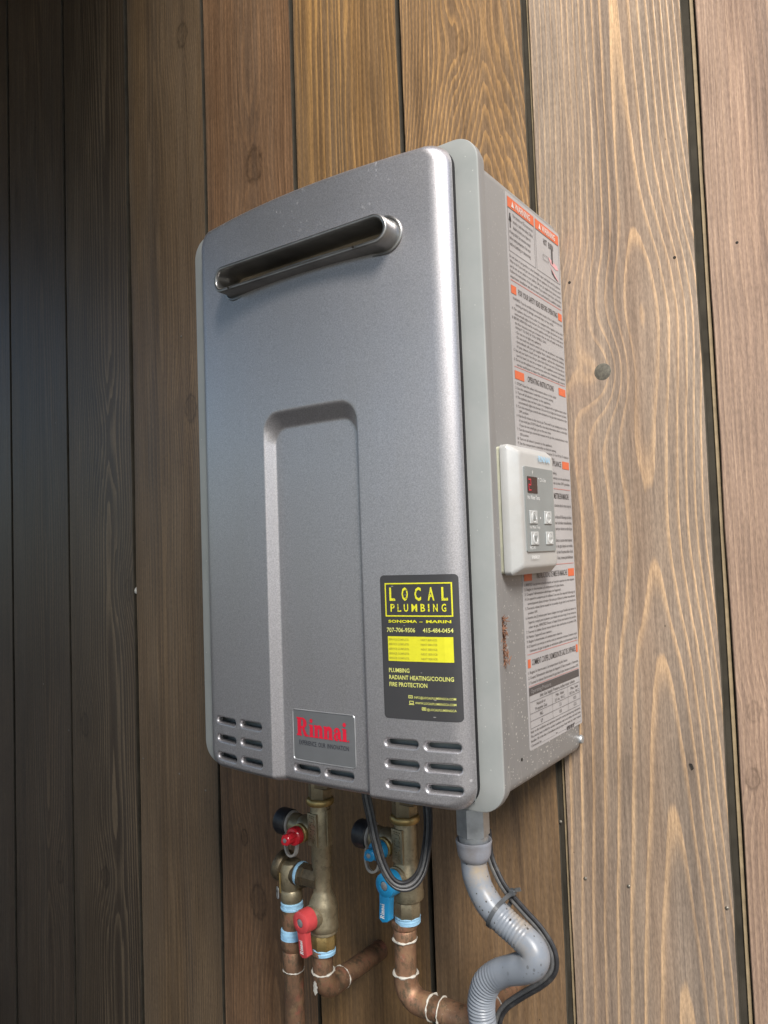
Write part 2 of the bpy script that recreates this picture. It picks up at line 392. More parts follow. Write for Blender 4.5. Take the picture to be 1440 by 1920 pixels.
# text: built-in font -> flat triangles in (u,v)
_tc = {}
def text_geo(s, bold=0.0, sx=1.0, space=1.0):
    key = (s, bold, sx, space)
    if key not in _tc:
        cu = bpy.data.curves.new('t', 'FONT'); cu.body = s; cu.size = 1; cu.resolution_u = 2; cu.offset = bold; cu.space_character = space
        ob = bpy.data.objects.new('t', cu)
        me = ob.to_mesh()
        vs = [(v.co.x, v.co.y) for v in me.vertices]; fs = [tuple(p.vertices) for p in me.polygons]
        ob.to_mesh_clear(); bpy.data.objects.remove(ob); bpy.data.curves.remove(cu)
        x0 = min(v[0] for v in vs); x1 = max(v[0] for v in vs)
        _tc[key] = ([(v[0]-x0, v[1]) for v in vs], fs, x1-x0)
    return _tc[key]
def put_text(mb, s, u0, v0, h, fn, width=None, align='l', bold=0.0, space=1.0, sx=None, rot=False, squeeze=False):
    """cap height h; fn(u,v)->3D point; width forces the line width"""
    vs, fs, w = text_geo(s, bold, 1, space)
    k = h/.70
    kx = k*(sx or 1)
    if width and (not squeeze or w*kx > width): kx = width/w
    off = 0 if align == 'l' else (-w*kx if align == 'r' else -w*kx/2)
    P = []
    for a, b in vs:
        a, b = a*kx+off, b*k
        P.append(fn(u0-b, v0+a) if rot else fn(u0+a, v0+b))
    mb.add(P, fs)
    return w*kx
def quad(mb, u0, u1, v0, v1, fn, nu=1):
    P, fs = [], []
    for i in range(nu+1):
        u = u0+(u1-u0)*i/nu; P += [fn(u, v0), fn(u, v1)]
    for i in range(nu): fs.append((2*i, 2*i+2, 2*i+3, 2*i+1))
    mb.add(P, fs)
def split_quads(name, mb, mat, parent):
    for f in mb.f: obj(name, MB().add([mb.v[i] for i in f], [tuple(range(len(f)))]), mat, parent, smooth=0)
def hframe(mb, u0, u1, v0, v1, t, fn, nu=1):
    quad(mb, u0, u1, v1-t, v1, fn, nu); quad(mb, u0, u1, v0, v0+t, fn, nu)
    quad(mb, u0, u0+t, v0+t, v1-t, fn); quad(mb, u1-t, u1, v0+t, v1-t, fn)

# ------------------------------------------------------------------ ground, and an unseen eave added to shade the wall's left
GZ = -1.35
g = obj('ground', MB().add([(-200, -200, GZ), (200, -200, GZ), (200, 200, GZ), (-200, 200, GZ)], [(0, 1, 2, 3)]),
        simple('dark_soil_ground', (.045, .042, .038), .95, 0, .25, 3), smooth=0)
g['kind'] = 'structure'
SHADE_X, SHADE_Z, SHADE_M = -0.52, 1.75, 1.10     # added eave: its slanted end shapes the shade on the wall
ev = bpy.data.objects.new('shade_eave', None); col.objects.link(ev); ev.location = (-1.2, 0, SHADE_Z); ev['kind'] = 'structure'
for k in range(24):
    ya, yb = -.172*(k+1)+.0015, -.172*k
    obj('shade_board', MB().prism([(-3.6, ya), (SHADE_X-SHADE_M*ya, ya), (SHADE_X-SHADE_M*yb, yb), (-3.6, yb)], (0, 0, SHADE_Z), (1, 0, 0), (0, 1, 0), (0, 0, .02)), M['lip'], ev, smooth=0)

# ------------------------------------------------------------------ plank wall
wall = thing('plank_wall', 'wall of vertical brown stained wooden boards behind the grey tankless heater', 'wall', (0, 0, GZ))
obj('wall_backing', MB().box(-2.6, 1.3, .030, .10, GZ, 2.2), M['hole'], wall)
JX = [-1.46, -1.285, -1.107, -.9217, -.738, -.5588, -.376, -.1977, -.0234, .1434, .3119, .492, .668, .845]
GAPW = [.005]*7+[.0055, .0060, .0080, .0112, .011, .009, .008]
def g_hero():
    return [(-.45, .2), (-.2366, 1), (-.0694, 2), (.0812, 3), (.1675, 4), (.22, 4.32), (.294, 4), (.40, 3), (.43, 2.85), (.46, 3), (.5495, 4), (.66, 4.45), (.95, 4.75)]
BR, GR = (.155, .108, .068), (.13, .12, .112)
WOODS = [  # left boards: darker stain, plus shade put into the colour to deepen the dim side
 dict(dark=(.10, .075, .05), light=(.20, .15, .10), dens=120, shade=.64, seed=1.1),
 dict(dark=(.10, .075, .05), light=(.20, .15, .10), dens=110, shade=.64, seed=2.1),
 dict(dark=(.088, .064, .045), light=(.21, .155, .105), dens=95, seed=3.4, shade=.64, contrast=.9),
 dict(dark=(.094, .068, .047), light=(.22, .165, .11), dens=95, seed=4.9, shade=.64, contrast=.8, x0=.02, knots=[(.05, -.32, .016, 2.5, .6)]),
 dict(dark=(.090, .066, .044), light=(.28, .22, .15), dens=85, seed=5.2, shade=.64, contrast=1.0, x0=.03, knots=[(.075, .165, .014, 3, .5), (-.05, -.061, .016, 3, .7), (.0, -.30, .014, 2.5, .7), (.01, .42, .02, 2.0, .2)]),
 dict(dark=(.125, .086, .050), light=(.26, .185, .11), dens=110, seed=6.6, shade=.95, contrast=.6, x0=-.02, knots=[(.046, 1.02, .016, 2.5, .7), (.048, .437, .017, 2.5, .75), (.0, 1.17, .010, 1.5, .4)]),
 dict(dark=(.165, .098, .055), light=(.32, .19, .10), stainamt=.35, dens=90, seed=7.3, contrast=.55, x0=.01, knots=[(.012, .765, .021, 2.2, .8), (-.04, -.178, .009, 2, .85), (-.016, -.26, .019, 2.5, .8)]),
 dict(dark=(.185, .115, .055), light=(.46, .28, .105), dens=75, seed=8.8, contrast=.75, ztop=(.1, .5), wave=.016, stainamt=.35, x0=-.09, quad=300, gamp=3),
 dict(dark=(.195, .130, .075), light=(.46, .285, .12), stainamt=.35, dens=115, seed=9.4, contrast=.75, ztop=(.25, .55), x0=.026, knots=[(.005, .80, .012, 3.0, .5)],
      gz=[(-.45, 1), (-.2, 3), (.1, 5.5), (.4, 8), (.58, 11.5), (.63, 13), (.70, 15.5), (.76, 17), (.80, 17.4), (.95, 19)], quad=500, core=.004),
 dict(dark=(.262, .202, .150), light=(.53, .375, .225), dens=88, seed=10.2, contrast=1.0, x0=[(-.45, .036), (-.05, .032), (.15, .028), (.30, .026), (.45, .024), (.62, .012), (.95, .006)], gz=g_hero(), quad=700, wave=.004, core=.010,
      dleft=[(-.45, 62), (.0, 56), (.25, 50), (.34, 56), (.46, 95), (.6, 140), (.95, 150)], qleft=150, lo=.50, hi=.91, irr=0, warm=(1.08, 1.01, .975),
      knots=[(-.018, .387, .0110, 3.1, 0)], stain=(.235, .206, .172), stainamt=.65),
 dict(warm=(1.1, 1.0, .97), dark=(.28, .205, .152), light=(.43, .32, .225), dens=140, seed=11.7, contrast=.55, x0=.03, quad=300, gamp=3, knots=[(-.069, .0537, .008, 2, .5), (-.074, -.0067, .0085, 2, .7), (-.01, .40, .018, 2.5, .5)], stain=(.25, .205, .165), stainamt=.5),
 dict(dark=(.20, .15, .11), light=(.36, .27, .17), dens=120, seed=12.5),
 dict(dark=(.20, .15, .11), light=(.36, .27, .17), dens=130, seed=13.5),
]
planks = []
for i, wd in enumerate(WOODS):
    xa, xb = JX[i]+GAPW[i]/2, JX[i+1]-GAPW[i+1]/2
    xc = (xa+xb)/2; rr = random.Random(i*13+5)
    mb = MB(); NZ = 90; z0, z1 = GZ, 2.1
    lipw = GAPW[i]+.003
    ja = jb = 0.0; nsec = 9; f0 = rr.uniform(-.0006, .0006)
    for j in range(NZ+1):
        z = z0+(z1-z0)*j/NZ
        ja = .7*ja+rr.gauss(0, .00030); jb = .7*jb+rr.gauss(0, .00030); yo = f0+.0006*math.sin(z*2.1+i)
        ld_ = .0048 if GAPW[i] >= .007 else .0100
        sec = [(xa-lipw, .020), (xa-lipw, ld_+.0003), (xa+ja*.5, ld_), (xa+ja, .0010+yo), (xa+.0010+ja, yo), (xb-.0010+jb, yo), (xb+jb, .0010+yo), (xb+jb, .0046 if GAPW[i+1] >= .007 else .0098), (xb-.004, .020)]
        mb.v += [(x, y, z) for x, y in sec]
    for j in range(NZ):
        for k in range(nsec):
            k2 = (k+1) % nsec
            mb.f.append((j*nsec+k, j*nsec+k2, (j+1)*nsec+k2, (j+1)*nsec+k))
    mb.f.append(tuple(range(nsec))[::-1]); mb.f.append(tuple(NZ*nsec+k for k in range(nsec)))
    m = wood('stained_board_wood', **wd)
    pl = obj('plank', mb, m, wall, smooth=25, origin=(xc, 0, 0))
    pl.data.materials.append(M['lip']); pl.data.materials.append(M['liptan'])
    for p in pl.data.polygons:
        if p.index % nsec in (0, 1, 2, 5, 6, 7): p.material_index = 1     # edges and rebate took no light stain
    # narrow raw strip lying in the wider gaps
    if GAPW[i] >= .007:
        obj('gap_strip', MB().box(xa-GAPW[i]*.46, xa-GAPW[i]*.16, .0034, .0050, GZ, 2.1, .0004, 1), M['liptan'], pl)
    planks.append(pl)
def plank_at(x):
    for i in range(len(JX)-1):
        if JX[i] < x < JX[i+1]: return planks[i]
for (x, z) in [(.2863, .4872), (.3425, .487), (.1792, .4877)]:
    obj('nail_hole', MB().lathe([(.0019, 0), (.0017, .0009), (.0008, .0012)], (x, .0006, z), (0, -1, 0), 10), M['hole'], plank_at(x))
for (x, z) in [(-.8235, -.002), (-.747, -.075), (-.62, -.085), (-.547, -.098), (-.462, -.11), (-.405, -.126), (-.605, .80), (-.69, .475), (-.775, .46), (.1409, .0529-.13), (.165, -.13), (.2095, -.128), (.3, -.128), (-.437, .55), (-.60, -.17)]:
    if plank_at(x): obj('nail', MB().lathe([(.0017, 0), (.0017, .0007), (.0009, .0013)], (x, .0005, z), (0, -1, 0), 10), M['nail'], plank_at(x))
for (x, z, a) in [(.2758, -.0026, .5)]:
    obj('bark_flake', MB().prism([(-.0012, -.0028), (.0008, -.0024), (.0016, .0022), (-.0005, .0032)], (x, .0004, z), (math.cos(a), 0, math.sin(a)), (-math.sin(a), 0, math.cos(a)), (0, -.0012, 0)), M['hole'], plank_at(x))
obj('wood_plug', MB().lathe([(.0088, 0), (.0088, .0006), (.0080, .0009)], (.2097, .0004, .3874), (0, -1, 0), 24), M['plug'], plank_at(.2097))
obj('plug_joint', MB().lathe([(.0103, 0), (.0101, .0004)], (.2097, .0004, .3874), (0, -1, 0), 24), M['hole'], plank_at(.2097))
obj('paper_tack', MB().lathe([(.006, 0), (.0058, .002), (.003, .004)], (-.5588, .004, .164), (0, -1, .3), 12), M['paper'], planks[4])

# ------------------------------------------------------------------ water heater
heater = thing('water_heater', 'grey metal tankless water heater mounted on the plank wall', 'water heater', (0, 0, 0))
DF, DP, WP, BOW, WB, HP, ZP = .1976, .0152, .1564, .0175, .1709, .5620, -.0060
ZM, ZH = (HP+ZP)/2, (HP-ZP)/2
# case
obj('case', MB().box(-WB, WB, -.185, -.004, .0, .5505, .011, 4), M['side'], heater)
obj('wall_bracket', MB().box(-.12, .12, -.006, .0, .50, .545, .001, 1), M['zinc'], heater)
def ring_plate(x, z0, z1, r, y0, y1, bev, bot=0):
    mb = MB(); out = []
    for (ins, y) in ((.0, y1), (.0, y0+bev), (bev*.3, y0+bev*.3), (bev, y0), (.03, y0), (.03, y1)):
        out.append([(a, y, b) for a, b in rrect(-x+ins, x-ins, z0+ins, z1-ins, max(.004, r-ins), 10)])
    n = len(out[0])
    for L in out: mb.v += L
    for j in range(len(out)):
        j2 = (j+1) % len(out)
        for k in range(n): mb.f.append((j*n+k, j*n+(k+1) % n, j2*n+(k+1) % n, j2*n+k))
    return mb
frame = obj('front_frame', ring_plate(.1780, -.0075, .5655, .023, -DF, -.1890, .0014), M['flange'], heater)
frame.data.materials.append(M['side'])
for p in frame.data.polygons:
    if abs(p.normal.y) < .3: p.material_index = 1
obj('frame_return', ring_plate(.1752, -.006, .5640, .020, -.1892, -.1800, .0012), M['side'], heater)
obj('gasket', ring_plate(WP-.0004, ZP+.0004, HP-.0004, .0208, -DF-.0018, -DF+.004, .0004), M['gasket'], heater)

# front panel: curved sheet with a pressed recess and slotted holes
RC = .007
def sd_rr(x, z, cx, hw, top, r):                     # signed distance to a tall rounded shape that runs out below
    qx = abs(x-cx)-(hw-r); qz = z-(top-r)
    return math.hypot(max(qx, 0), max(qz, 0))+min(max(qx, qz), 0)-r
def recess(x, z):
    so = sd_rr(x, z, RC, .0575, .3495, .020)
    if so >= 0: return 0.0
    si = sd_rr(x, z, RC, .0485, .3325, .014)
    if si <= 0: return .0100
    t = -so/(-so+si); e = .16
    if t < e: f = t*t/(2*e)
    elif t > 1-e: f = 1-e-(1-t)**2/(2*e)
    else: f = t-e/2
    return .0100*f/(1-e)
RE, REZ = .0165, .0080        # edge rounding: sides, top and bottom
def edge_d(x, z, r=.021):
    qx = abs(x)-(WP-r); qz = abs(z-ZM)-(ZH-r)
    return -(math.hypot(max(qx, 0), max(qz, 0))+min(max(qx, qz), 0)-r)
def surf(x, z, lift=0.0):
    d = edge_d(x, z); h = 1.0
    if d < RE:
        a, c = max(0, abs(x)-(WP-.021)), max(0, abs(z-ZM)-(ZH-.021))
        re = RE+(REZ-RE)*(math.atan2(c, a)/(math.pi/2) if a or c else 0)
        if d < re: h = math.sqrt(max(0, 1-(1-max(d, 0)/re)**2))
    b = BOW*(1-(x/WP)**2)
    y = -(DF+.0055+(DP-.0055+b-recess(x, z))*h)
    return Vector((x, y-lift, z))
SLOTS = []
for (cx, cz, w, h) in [(-.1210, .0448, .0330, .0072), (-.0804, .0458, .0330, .0076), (-.1208, .0268, .0330, .0072), (-.0803, .0280, .0330, .0076), (-.1206, .0088, .0330, .0074), (-.0802, .0103, .0330, .0076),
                       (-.0138, .0110, .0325, .0073), (.0243, .0110, .0325, .0073),
                       (.0960, .0481, .0315, .0071), (.1328, .0479, .0315, .0072), (.0960, .0304, .0317, .0072), (.1328, .0304, .0315, .0072), (.0962, .0132, .0317, .0072), (.1330, .0130, .0315, .0072)]:
    SLOTS.append((cx, cz, w/2, h/2))
def in_slot(x, z, grow=0.0):
    for cx, cz, hw, hh in SLOTS:
        if abs(z-cz) < hh+.003:
            if math.hypot(max(abs(x-cx)-(hw-hh), 0), z-cz) < hh+grow: return True
    return False
VC, VL, VH, VE = .005, .106, .0132, .0185             # exhaust outlet: centre x, half length, half height, projection
VZ = .4880
def in_vent(x, z): return math.hypot(max(abs(x-VC)-(VL-VH), 0), z-VZ) < VH-.003
def lines(a, b, step, fine=(), RE=RE):
    out = [a+RE*(1-math.cos(k/10*math.pi/2)) for k in range(10)]
    x = a+RE
    while x < b-RE-1e-6:
        out.append(x); st = step
        for f0, f1, s in fine:
            if f0 <= x < f1: st = s
        x += st
    return out+[b-RE*(1-math.cos(k/10*math.pi/2)) for k in range(10, -1, -1)]
XS = lines(-WP, WP, .0016, [(-.055, -.039, .0008), (.052, .068, .0008)]); ZS = lines(ZP, HP, .0026, [(ZP, .052, .0008), (.30, .352, .0013), (.47, .505, .001)], REZ)
mb = MB(); nx, nz = len(XS), len(ZS); RP = .021
for z in ZS:
    for x in XS:
        qx, qz = abs(x)-(WP-RP), abs(z-ZM)-(ZH-RP)
        if qx > 0 and qz > 0:
            l = math.hypot(qx, qz)
            if l > RP:
                qx, qz = qx*RP/l, qz*RP/l
                x = math.copysign(WP-RP+qx, x); z2 = ZM+math.copysign(ZH-RP+qz, z-ZM); mb.v.append(tuple(surf(x, z2))); continue
        mb.v.append(tuple(surf(x, z)))
for j in range(nz-1):
    zc = (ZS[j]+ZS[j+1])/2
    for i in range(nx-1):
        xc = (XS[i]+XS[i+1])/2
        if (zc < .055 and in_slot(xc, zc, .0012)) or (zc > .46 and in_vent(xc, zc)): continue
        mb.f.append((j*nx+i, j*nx+i+1, (j+1)*nx+i+1, (j+1)*nx+i))
panel = obj('front_panel', mb, M['silver'], heater, smooth=60)
for cx, cz, hw, hh in SLOTS:
    mb = MB(); n = 40; prof = [(.0024, .00004), (.0012, .00016), (.0004, -.0001), (-.0003, -.0009), (-.0008, -.0020), (-.0010, -.0038), (-.0010, -.0068)]
    for o_, l_ in prof:
        r = hh+o_
        for k in range(n):
            a = 2*math.pi*k/n; dx, dz = math.cos(a)*r, math.sin(a)*r
            x = cx+dx+math.copysign(hw-hh, dx if abs(dx) > 1e-9 else 1); z = cz+dz
            mb.v.append(tuple(surf(x, z, l_)))
    for j in range(len(prof)-1):
        for k in range(n): mb.f.append((j*n+k, j*n+(k+1) % n, (j+1)*n+(k+1) % n, (j+1)*n+k))
    obj('vent_slot', mb, M['silver'], heater, smooth=60)
for xa, xb in ((-.145, -.056), (-.036, .048), (.074, .154)):
    mb = MB(); P = []
    for i in range(13):
        x = xa+(xb-xa)*i/12
        for z in (.003, .058): P.append(tuple(surf(max(-.139, min(.139, x)), .03, -.0150)+Vector((x-max(-.139, min(.139, x)), 0, z-.03))))
    mb.add(P, [(2*i, 2*i+2, 2*i+3, 2*i+1) for i in range(12)])
    obj('inner_plate', mb, M['inner'], heater, smooth=60)

# exhaust outlet
def stad(r_, hl, n=48):
    out = []
    for k in range(n):
        a = 2*math.pi*k/n; dx, dz = math.cos(a)*r_, math.sin(a)*r_
        out.append((VC+dx+math.copysign(hl, dx if abs(dx) > 1e-9 else 1), VZ+dz))
    return out
def stad_sheet(prof, mat, name, parent, follow=True, cap=False):
    mb = MB(); n = 48; hl = VL-VH
    for r_, e in prof:
        for x, z in stad(r_, hl, n):
            ys = surf(x, z).y if follow else surf(0, VZ).y+.0
            mb.v.append((x, ys-e, z))
    for j in range(len(prof)-1):
        for k in range(n): mb.f.append((j*n+k, j*n+(k+1) % n, (j+1)*n+(k+1) % n, (j+1)*n+k))
    if cap: mb.f.append(tuple((len(prof)-1)*n+k for k in range(n)))
    return obj(name, mb, mat, parent, smooth=50)
ex = stad_sheet([(VH+.0040, -.0005), (VH+.0042, .0008), (VH+.0036, .0016), (VH+.0022, .0016), (VH+.0016, .0008), (VH+.0008, .0018), (VH, .005), (VH, VE-.0015), (VH-.0006, VE-.0003), (VH-.0016, VE), (VH-.0030, VE-.0002), (VH-.0040, VE-.0012), (VH-.0042, VE-.004), (VH-.0042, -.045)], M['vent'], 'exhaust_outlet', heater)
stad_sheet([(VH-.0041, -.012), (VH-.0075, -.013), (VH-.0085, -.020), (VH-.0085, -.045), (.0005, -.046)], M['ventin'], 'exhaust_liner', ex, cap=True)
mb = MB(); n_ = 14
for i in range(n_+1):
    x = VC-VL+.010+(2*VL-.020)*i/n_; y0 = surf(x, VZ).y
    for (yy, zz) in ((.0050, -.0088), (.0050, .0002), (.022, .0022), (.022, -.0088)): mb.v.append((x, y0+yy, VZ+zz))
for i in range(n_):
    for k in range(4): mb.f.append((4*i+k, 4*i+(k+1) % 4, 4*i+4+(k+1) % 4, 4*i+4+k))
obj('baffle', mb, M['vent'], ex)
for x in (VC-.082, VC+.073): 
    p = surf(x, VZ-VH+.0015, VE)
    obj('rivet_hole', MB().lathe([(.0012, 0), (.0012, .0006)], (p.x, p.y+.0004, p.z), (0, -1, -.3), 10), M['hole'], ex)

# badge on the recess floor
BX0, BX1, BZ0, BZ1 = -.0295, .0435, .0190, .0655
def fb(l): return lambda u, v: tuple(surf(u, v, l))
def patch(x0, x1, z0, z1, r, lift, nx=10, thick=None):
    """rounded patch that follows the panel"""
    mb = MB(); out = rrect(x0, x1, z0, z1, r, 5)
    cols = sorted({round(a, 6) for a, b in out} | {round(x0+(x1-x0)*i/nx, 6) for i in range(nx+1)})
    def zr(x):
        if x < x0+r: d = r-math.sqrt(max(0, r*r-(x0+r-x)**2))
        elif x > x1-r: d = r-math.sqrt(max(0, r*r-(x-x1+r)**2))
        else: d = 0
        return z0+d, z1-d
    for x in cols:
        a, b = zr(x); mb.v += [tuple(surf(x, a, lift)), tuple(surf(x, b, lift))]
    for i in range(len(cols)-1): mb.f.append((2*i, 2*i+2, 2*i+3, 2*i+1))
    return mb
badge = obj('badge', patch(BX0, BX1, BZ0, BZ1, .003, .0003), M['badge'], heater)
def rim_strip(x0, x1, z0, z1, r, lift, t):
    mb = MB(); a = rrect(x0, x1, z0, z1, r, 6); b = rrect(x0+t, x1-t, z0+t, z1-t, max(.0005, r-t), 6); c = rrect(x0+t/2, x1-t/2, z0+t/2, z1-t/2, r-t/2, 6)
    def sub(L):
        o = []
        for i in range(len(L)):
            p, q = L[i], L[(i+1) % len(L)]; k = 8 if math.hypot(p[0]-q[0], p[1]-q[1]) > .01 else 1
            o += [(p[0]+(q[0]-p[0])*s/k, p[1]+(q[1]-p[1])*s/k) for s in range(k)]
        return o
    A, C, B = sub(a), sub(c), sub(b); n = len(A)
    for L, l in ((A, lift), (C, lift+t*.6), (B, lift)): mb.v += [tuple(surf(x, z, l)) for x, z in L]
    for j in range(2):
        for k in range(n): mb.f.append((j*n+k, j*n+(k+1) % n, (j+1)*n+(k+1) % n, (j+1)*n+k))
    return mb
obj('badge_rim', rim_strip(BX0-.0007, BX1+.0007, BZ0-.0007, BZ1+.0007, .0035, .0002, .0012), M['badger'], badge)
def letters_rinnai(fn):
    """slab-serif word, unit cap height; returns MB; each shape a hair above the last"""
    mb = MB(); cnt = [0]
    def put(poly):
        cnt[0] += 1; l = cnt[0]*1.2e-6
        mb.add([fn(u, v, l) for u, v in poly], [tuple(range(len(poly)))])
    def rect(x0, x1, y0, y1): put([(x0, y0), (x1, y0), (x1, y1), (x0, y1)])
    def arc(cx, cy, rx, ry, ix, iy, a0, a1, n=14):
        for k in range(n):
            a, b = R(a0+(a1-a0)*k/n), R(a0+(a1-a0)*(k+1)/n)
            put([(cx+rx*math.cos(a), cy+ry*math.sin(a)), (cx+rx*math.cos(b), cy+ry*math.sin(b)), (cx+ix*math.cos(b), cy+iy*math.sin(b)), (cx+ix*math.cos(a), cy+iy*math.sin(a))])
    def disc(cx, cy, r, n=14): put([(cx+r*math.cos(2*math.pi*k/n), cy+r*math.sin(2*math.pi*k/n)) for k in range(n)])
    # R
    rect(.0, .40, 0, .09); rect(.0, .45, .91, 1.0); rect(.07, .35, .09, .91)
    rect(.35, .45, .42, .53); arc(.45, .71, .34, .29, .07, .18, -90, 90)
    put([(.40, .45), (.60, .45), (.80, .10), (.62, .0), (.55, .10)]); rect(.60, .92, 0, .10)
    x = .98
    def small_i(x):
        rect(x, x+.34, 0, .08); rect(x+.05, x+.29, .08, .66); rect(x, x+.20, .60, .68); disc(x+.165, .88, .115)
        return x+.38
    def small_n(x):
        rect(x, x+.32, 0, .08); rect(x+.04, x+.28, .08, .66); rect(x, x+.20, .60, .68)
        arc(x+.385, .47, .245, .23, .015, .10, 0, 180, 12)
        rect(x+.39, x+.63, .08, .48); rect(x+.36, x+.67, 0, .08)
        return x+.71
    x = small_i(x); x = small_n(x); x = small_n(x)
    # a
    arc(x+.27, .46, .22, .23, .05, .13, 0, 150, 12); disc(x+.13, .50, .09); rect(x+.29, x+.53, .09, .47)
    arc(x+.235, .20, .215, .22, .02, .09, 70, 300, 14); rect(x+.42, x+.60, 0, .10)
    x += .63
    x = small_i(x)
    disc(x+.05, .04, .045)
    return mb, x+.1
wordw = letters_rinnai(lambda u, v, l: (u, v, 0))[1]
RW = .062; rk = RW/wordw
obj('brand_lettering', letters_rinnai(lambda u, v, l: tuple(surf(BX0+.0048+u*rk, .0415+v*.0170, .0006+l)))[0], M['rinnai'], badge, smooth=0)
mb = MB(); put_text(mb, 'EXPERIENCE  OUR  INNOVATION', BX0+.0075, .0335, .0042, fb(.0006), width=.0585)
obj('motto_lettering', mb, M['navy'], badge, smooth=0)

# service sticker
SX0, SX1, SZ0, SZ1 = .0815, .1512, .0688, .1905
stk = obj('service_sticker', patch(SX0, SX1, SZ0, SZ1, .0035, .0003), M['stick'], heater)
SW, SH = SX1-SX0, SZ1-SZ0
fs_ = lambda l: (lambda u, v: tuple(surf(SX0+u*SW, SZ1-v*SH, l)))
def su(mb, s, u, v, h, width=None, align='l', l=.0006, **kw):
    kw.setdefault('bold', .014)
    fn = lambda a, b: tuple(surf(a, b, l)); put_text(mb, s, SX0+u*SW, SZ1-v*SH, h*SH, fn, width*SW if width else None, align, **kw)
mb = MB()
hf = lambda u, v: tuple(surf(u, v, .0006))
hframe(mb, SX0+.065*SW, SX0+.935*SW, SZ1-.290*SH, SZ1-.055*SH, .0011, hf, 10)
obj('sticker_frame', mb, M['yel'], stk, smooth=0)
mb = MB(); 
for ch, u in zip('LOCAL', (.165, .335, .505, .675, .845)): su(mb, ch, u, .176, .088, width=(.085 if ch != 'L' else .078), align='c', bold=.028)
for ch, u in zip('PLUMBING', (.165, .255, .345, .455, .565, .64, .725, .83)): su(mb, ch, u, .254, .052, width={'I': .018, 'M': .075, 'L': .05}.get(ch, .058), align='c', bold=.02)
obj('company_lettering', mb, M['yelw'], stk, smooth=0)
mb = MB(); su(mb, 'SONOMA', .10, .332, .0185, width=.385, bold=.03); su(mb, '-', .515, .332, .0185, width=.04, bold=.035); su(mb, 'MARIN', .60, .332, .0185, width=.31, bold=.03)
obj('town_lettering', mb, M['yel'], stk, smooth=0)
mb = MB()
su(mb, '707-706-9506', .075, .398, .030, width=.38); su(mb, '415-484-0454', .555, .398, .030, width=.375)
obj('phone_lettering', mb, M['yelp'], stk, smooth=0); mb = MB()
su(mb, 'PLUMBING', .085, .678, .029, width=.275); su(mb, 'RADIANT HEATING/COOLING', .085, .727, .029, width=.83); su(mb, 'FIRE PROTECTION', .085, .776, .029, width=.50)
obj('service_list_lettering', mb, M['yelp'], stk, smooth=0)
for line_, v_, w_ in (('INFO@LOCALPLUMBINGCA.COM', .853, .52), ('WWW.LOCALPLUMBINGCA.COM', .891, .51), ('@LOCALPLUMBINGCA', .931, .36)):
    mb = MB(); su(mb, line_, .93, v_, .0155, width=w_, align='r', bold=.006); obj('contact_lettering', mb, M['yelp'], stk, smooth=0)
for u, v, k in ((.335, .852, 0), (.345, .890, 1), (.505, .930, 2)):
    x0, z0 = SX0+u*SW, SZ1-v*SH; w_, h_ = .0038, .0024; mb = MB()
    hframe(mb, x0, x0+w_, z0-.0001, z0+h_, .0005, hf)
    if k == 0: mb.add([hf(x0+.0004, z0+h_-.0005), hf(x0+w_/2, z0+.0006), hf(x0+w_/2, z0+.0011)], [(0, 1, 2)]); mb.add([hf(x0+w_-.0004, z0+h_-.0005), hf(x0+w_/2, z0+.0011), hf(x0+w_/2, z0+.0006)], [(0, 1, 2)])
    if k == 1: quad(mb, x0-.0005, x0+w_+.0005, z0-.0009, z0-.0004, hf)
    if k == 2: mb.add([hf(x0+w_/2+.0008*math.cos(a), z0+.0012+.0006*math.sin(a)) for a in (0, .8, 1.6, 2.4, 3.2, 4, 4.8, 5.6)], [tuple(range(8))])
    obj('contact_icon', mb, M['yelp'], stk, smooth=0)
mb = MB(); quad(mb, SX0+.085*SW, SX0+.925*SW, SZ1-.600*SH, SZ1-.428*SH, hf, 8)
ypan = obj('service_table', mb, M['yel'], stk, smooth=0)
mb = MB()
for k in range(5):
    v = .455+k*.0325
    su(mb, 'SERVICE COMPLETE:', .10, v, .0135, width=.27, l=.0009); su(mb, 'NEXT SERVICE:', .525, v, .0135, width=.21, l=.0009)
obj('service_lettering', mb, M['olive'], stk, smooth=0)

# warning label on the right side
LX = WB+.0003
LY0, LY1, LZ0, LZ1 = -.1310, -.0040, .0290, .5405
lab = obj('warning_label', MB().prism(rrect(LY0, LY1, LZ0, LZ1, .002, 3), (WB-.0004, 0, 0), (0, 1, 0), (0, 0, 1), (.0007, 0, 0)), M['label'], heater, smooth=0)
def fl(l): return lambda u, v: (LX+l, u, v)
f1, f2 = fl(.0003), fl(.0006)
ob_, bl_, rd_, gy_, wh_, pk_ = MB(), MB(), MB(), MB(), MB(), MB()
YA, YB = LY0+.0030, LY1-.0030
quad(ob_, YA, -.0690, .5270, .5370, f1); quad(ob_, -.0660, YB, .5270, .5370, f1)
put_text(wh_, 'WARNING', (YA-.069)/2+.003, .5288, .0062, f2, width=.034, align='c', bold=.02)
put_text(wh_, 'WARNING', (-.066+YB)/2+.003, .5288, .0062, f2, width=.034, align='c', bold=.02)
for cy in ((YA-.069)/2-.019, (-.066+YB)/2-.019):
    wh_.add([f2(cy-.003, .5288), f2(cy+.003, .5288), f2(cy, .5350)], [(0, 1, 2)])
for (a, b) in ((YA, -.0690), (-.0660, YB)): hframe(bl_, a, b, .4850, .5268, .0004, f1)
put_text(bl_, 'HOT', -.047, .5165, .0062, f1, width=.009, bold=.02); put_text(bl_, 'BURN', -.034, .5165, .0062, f1, width=.012, bold=.02)
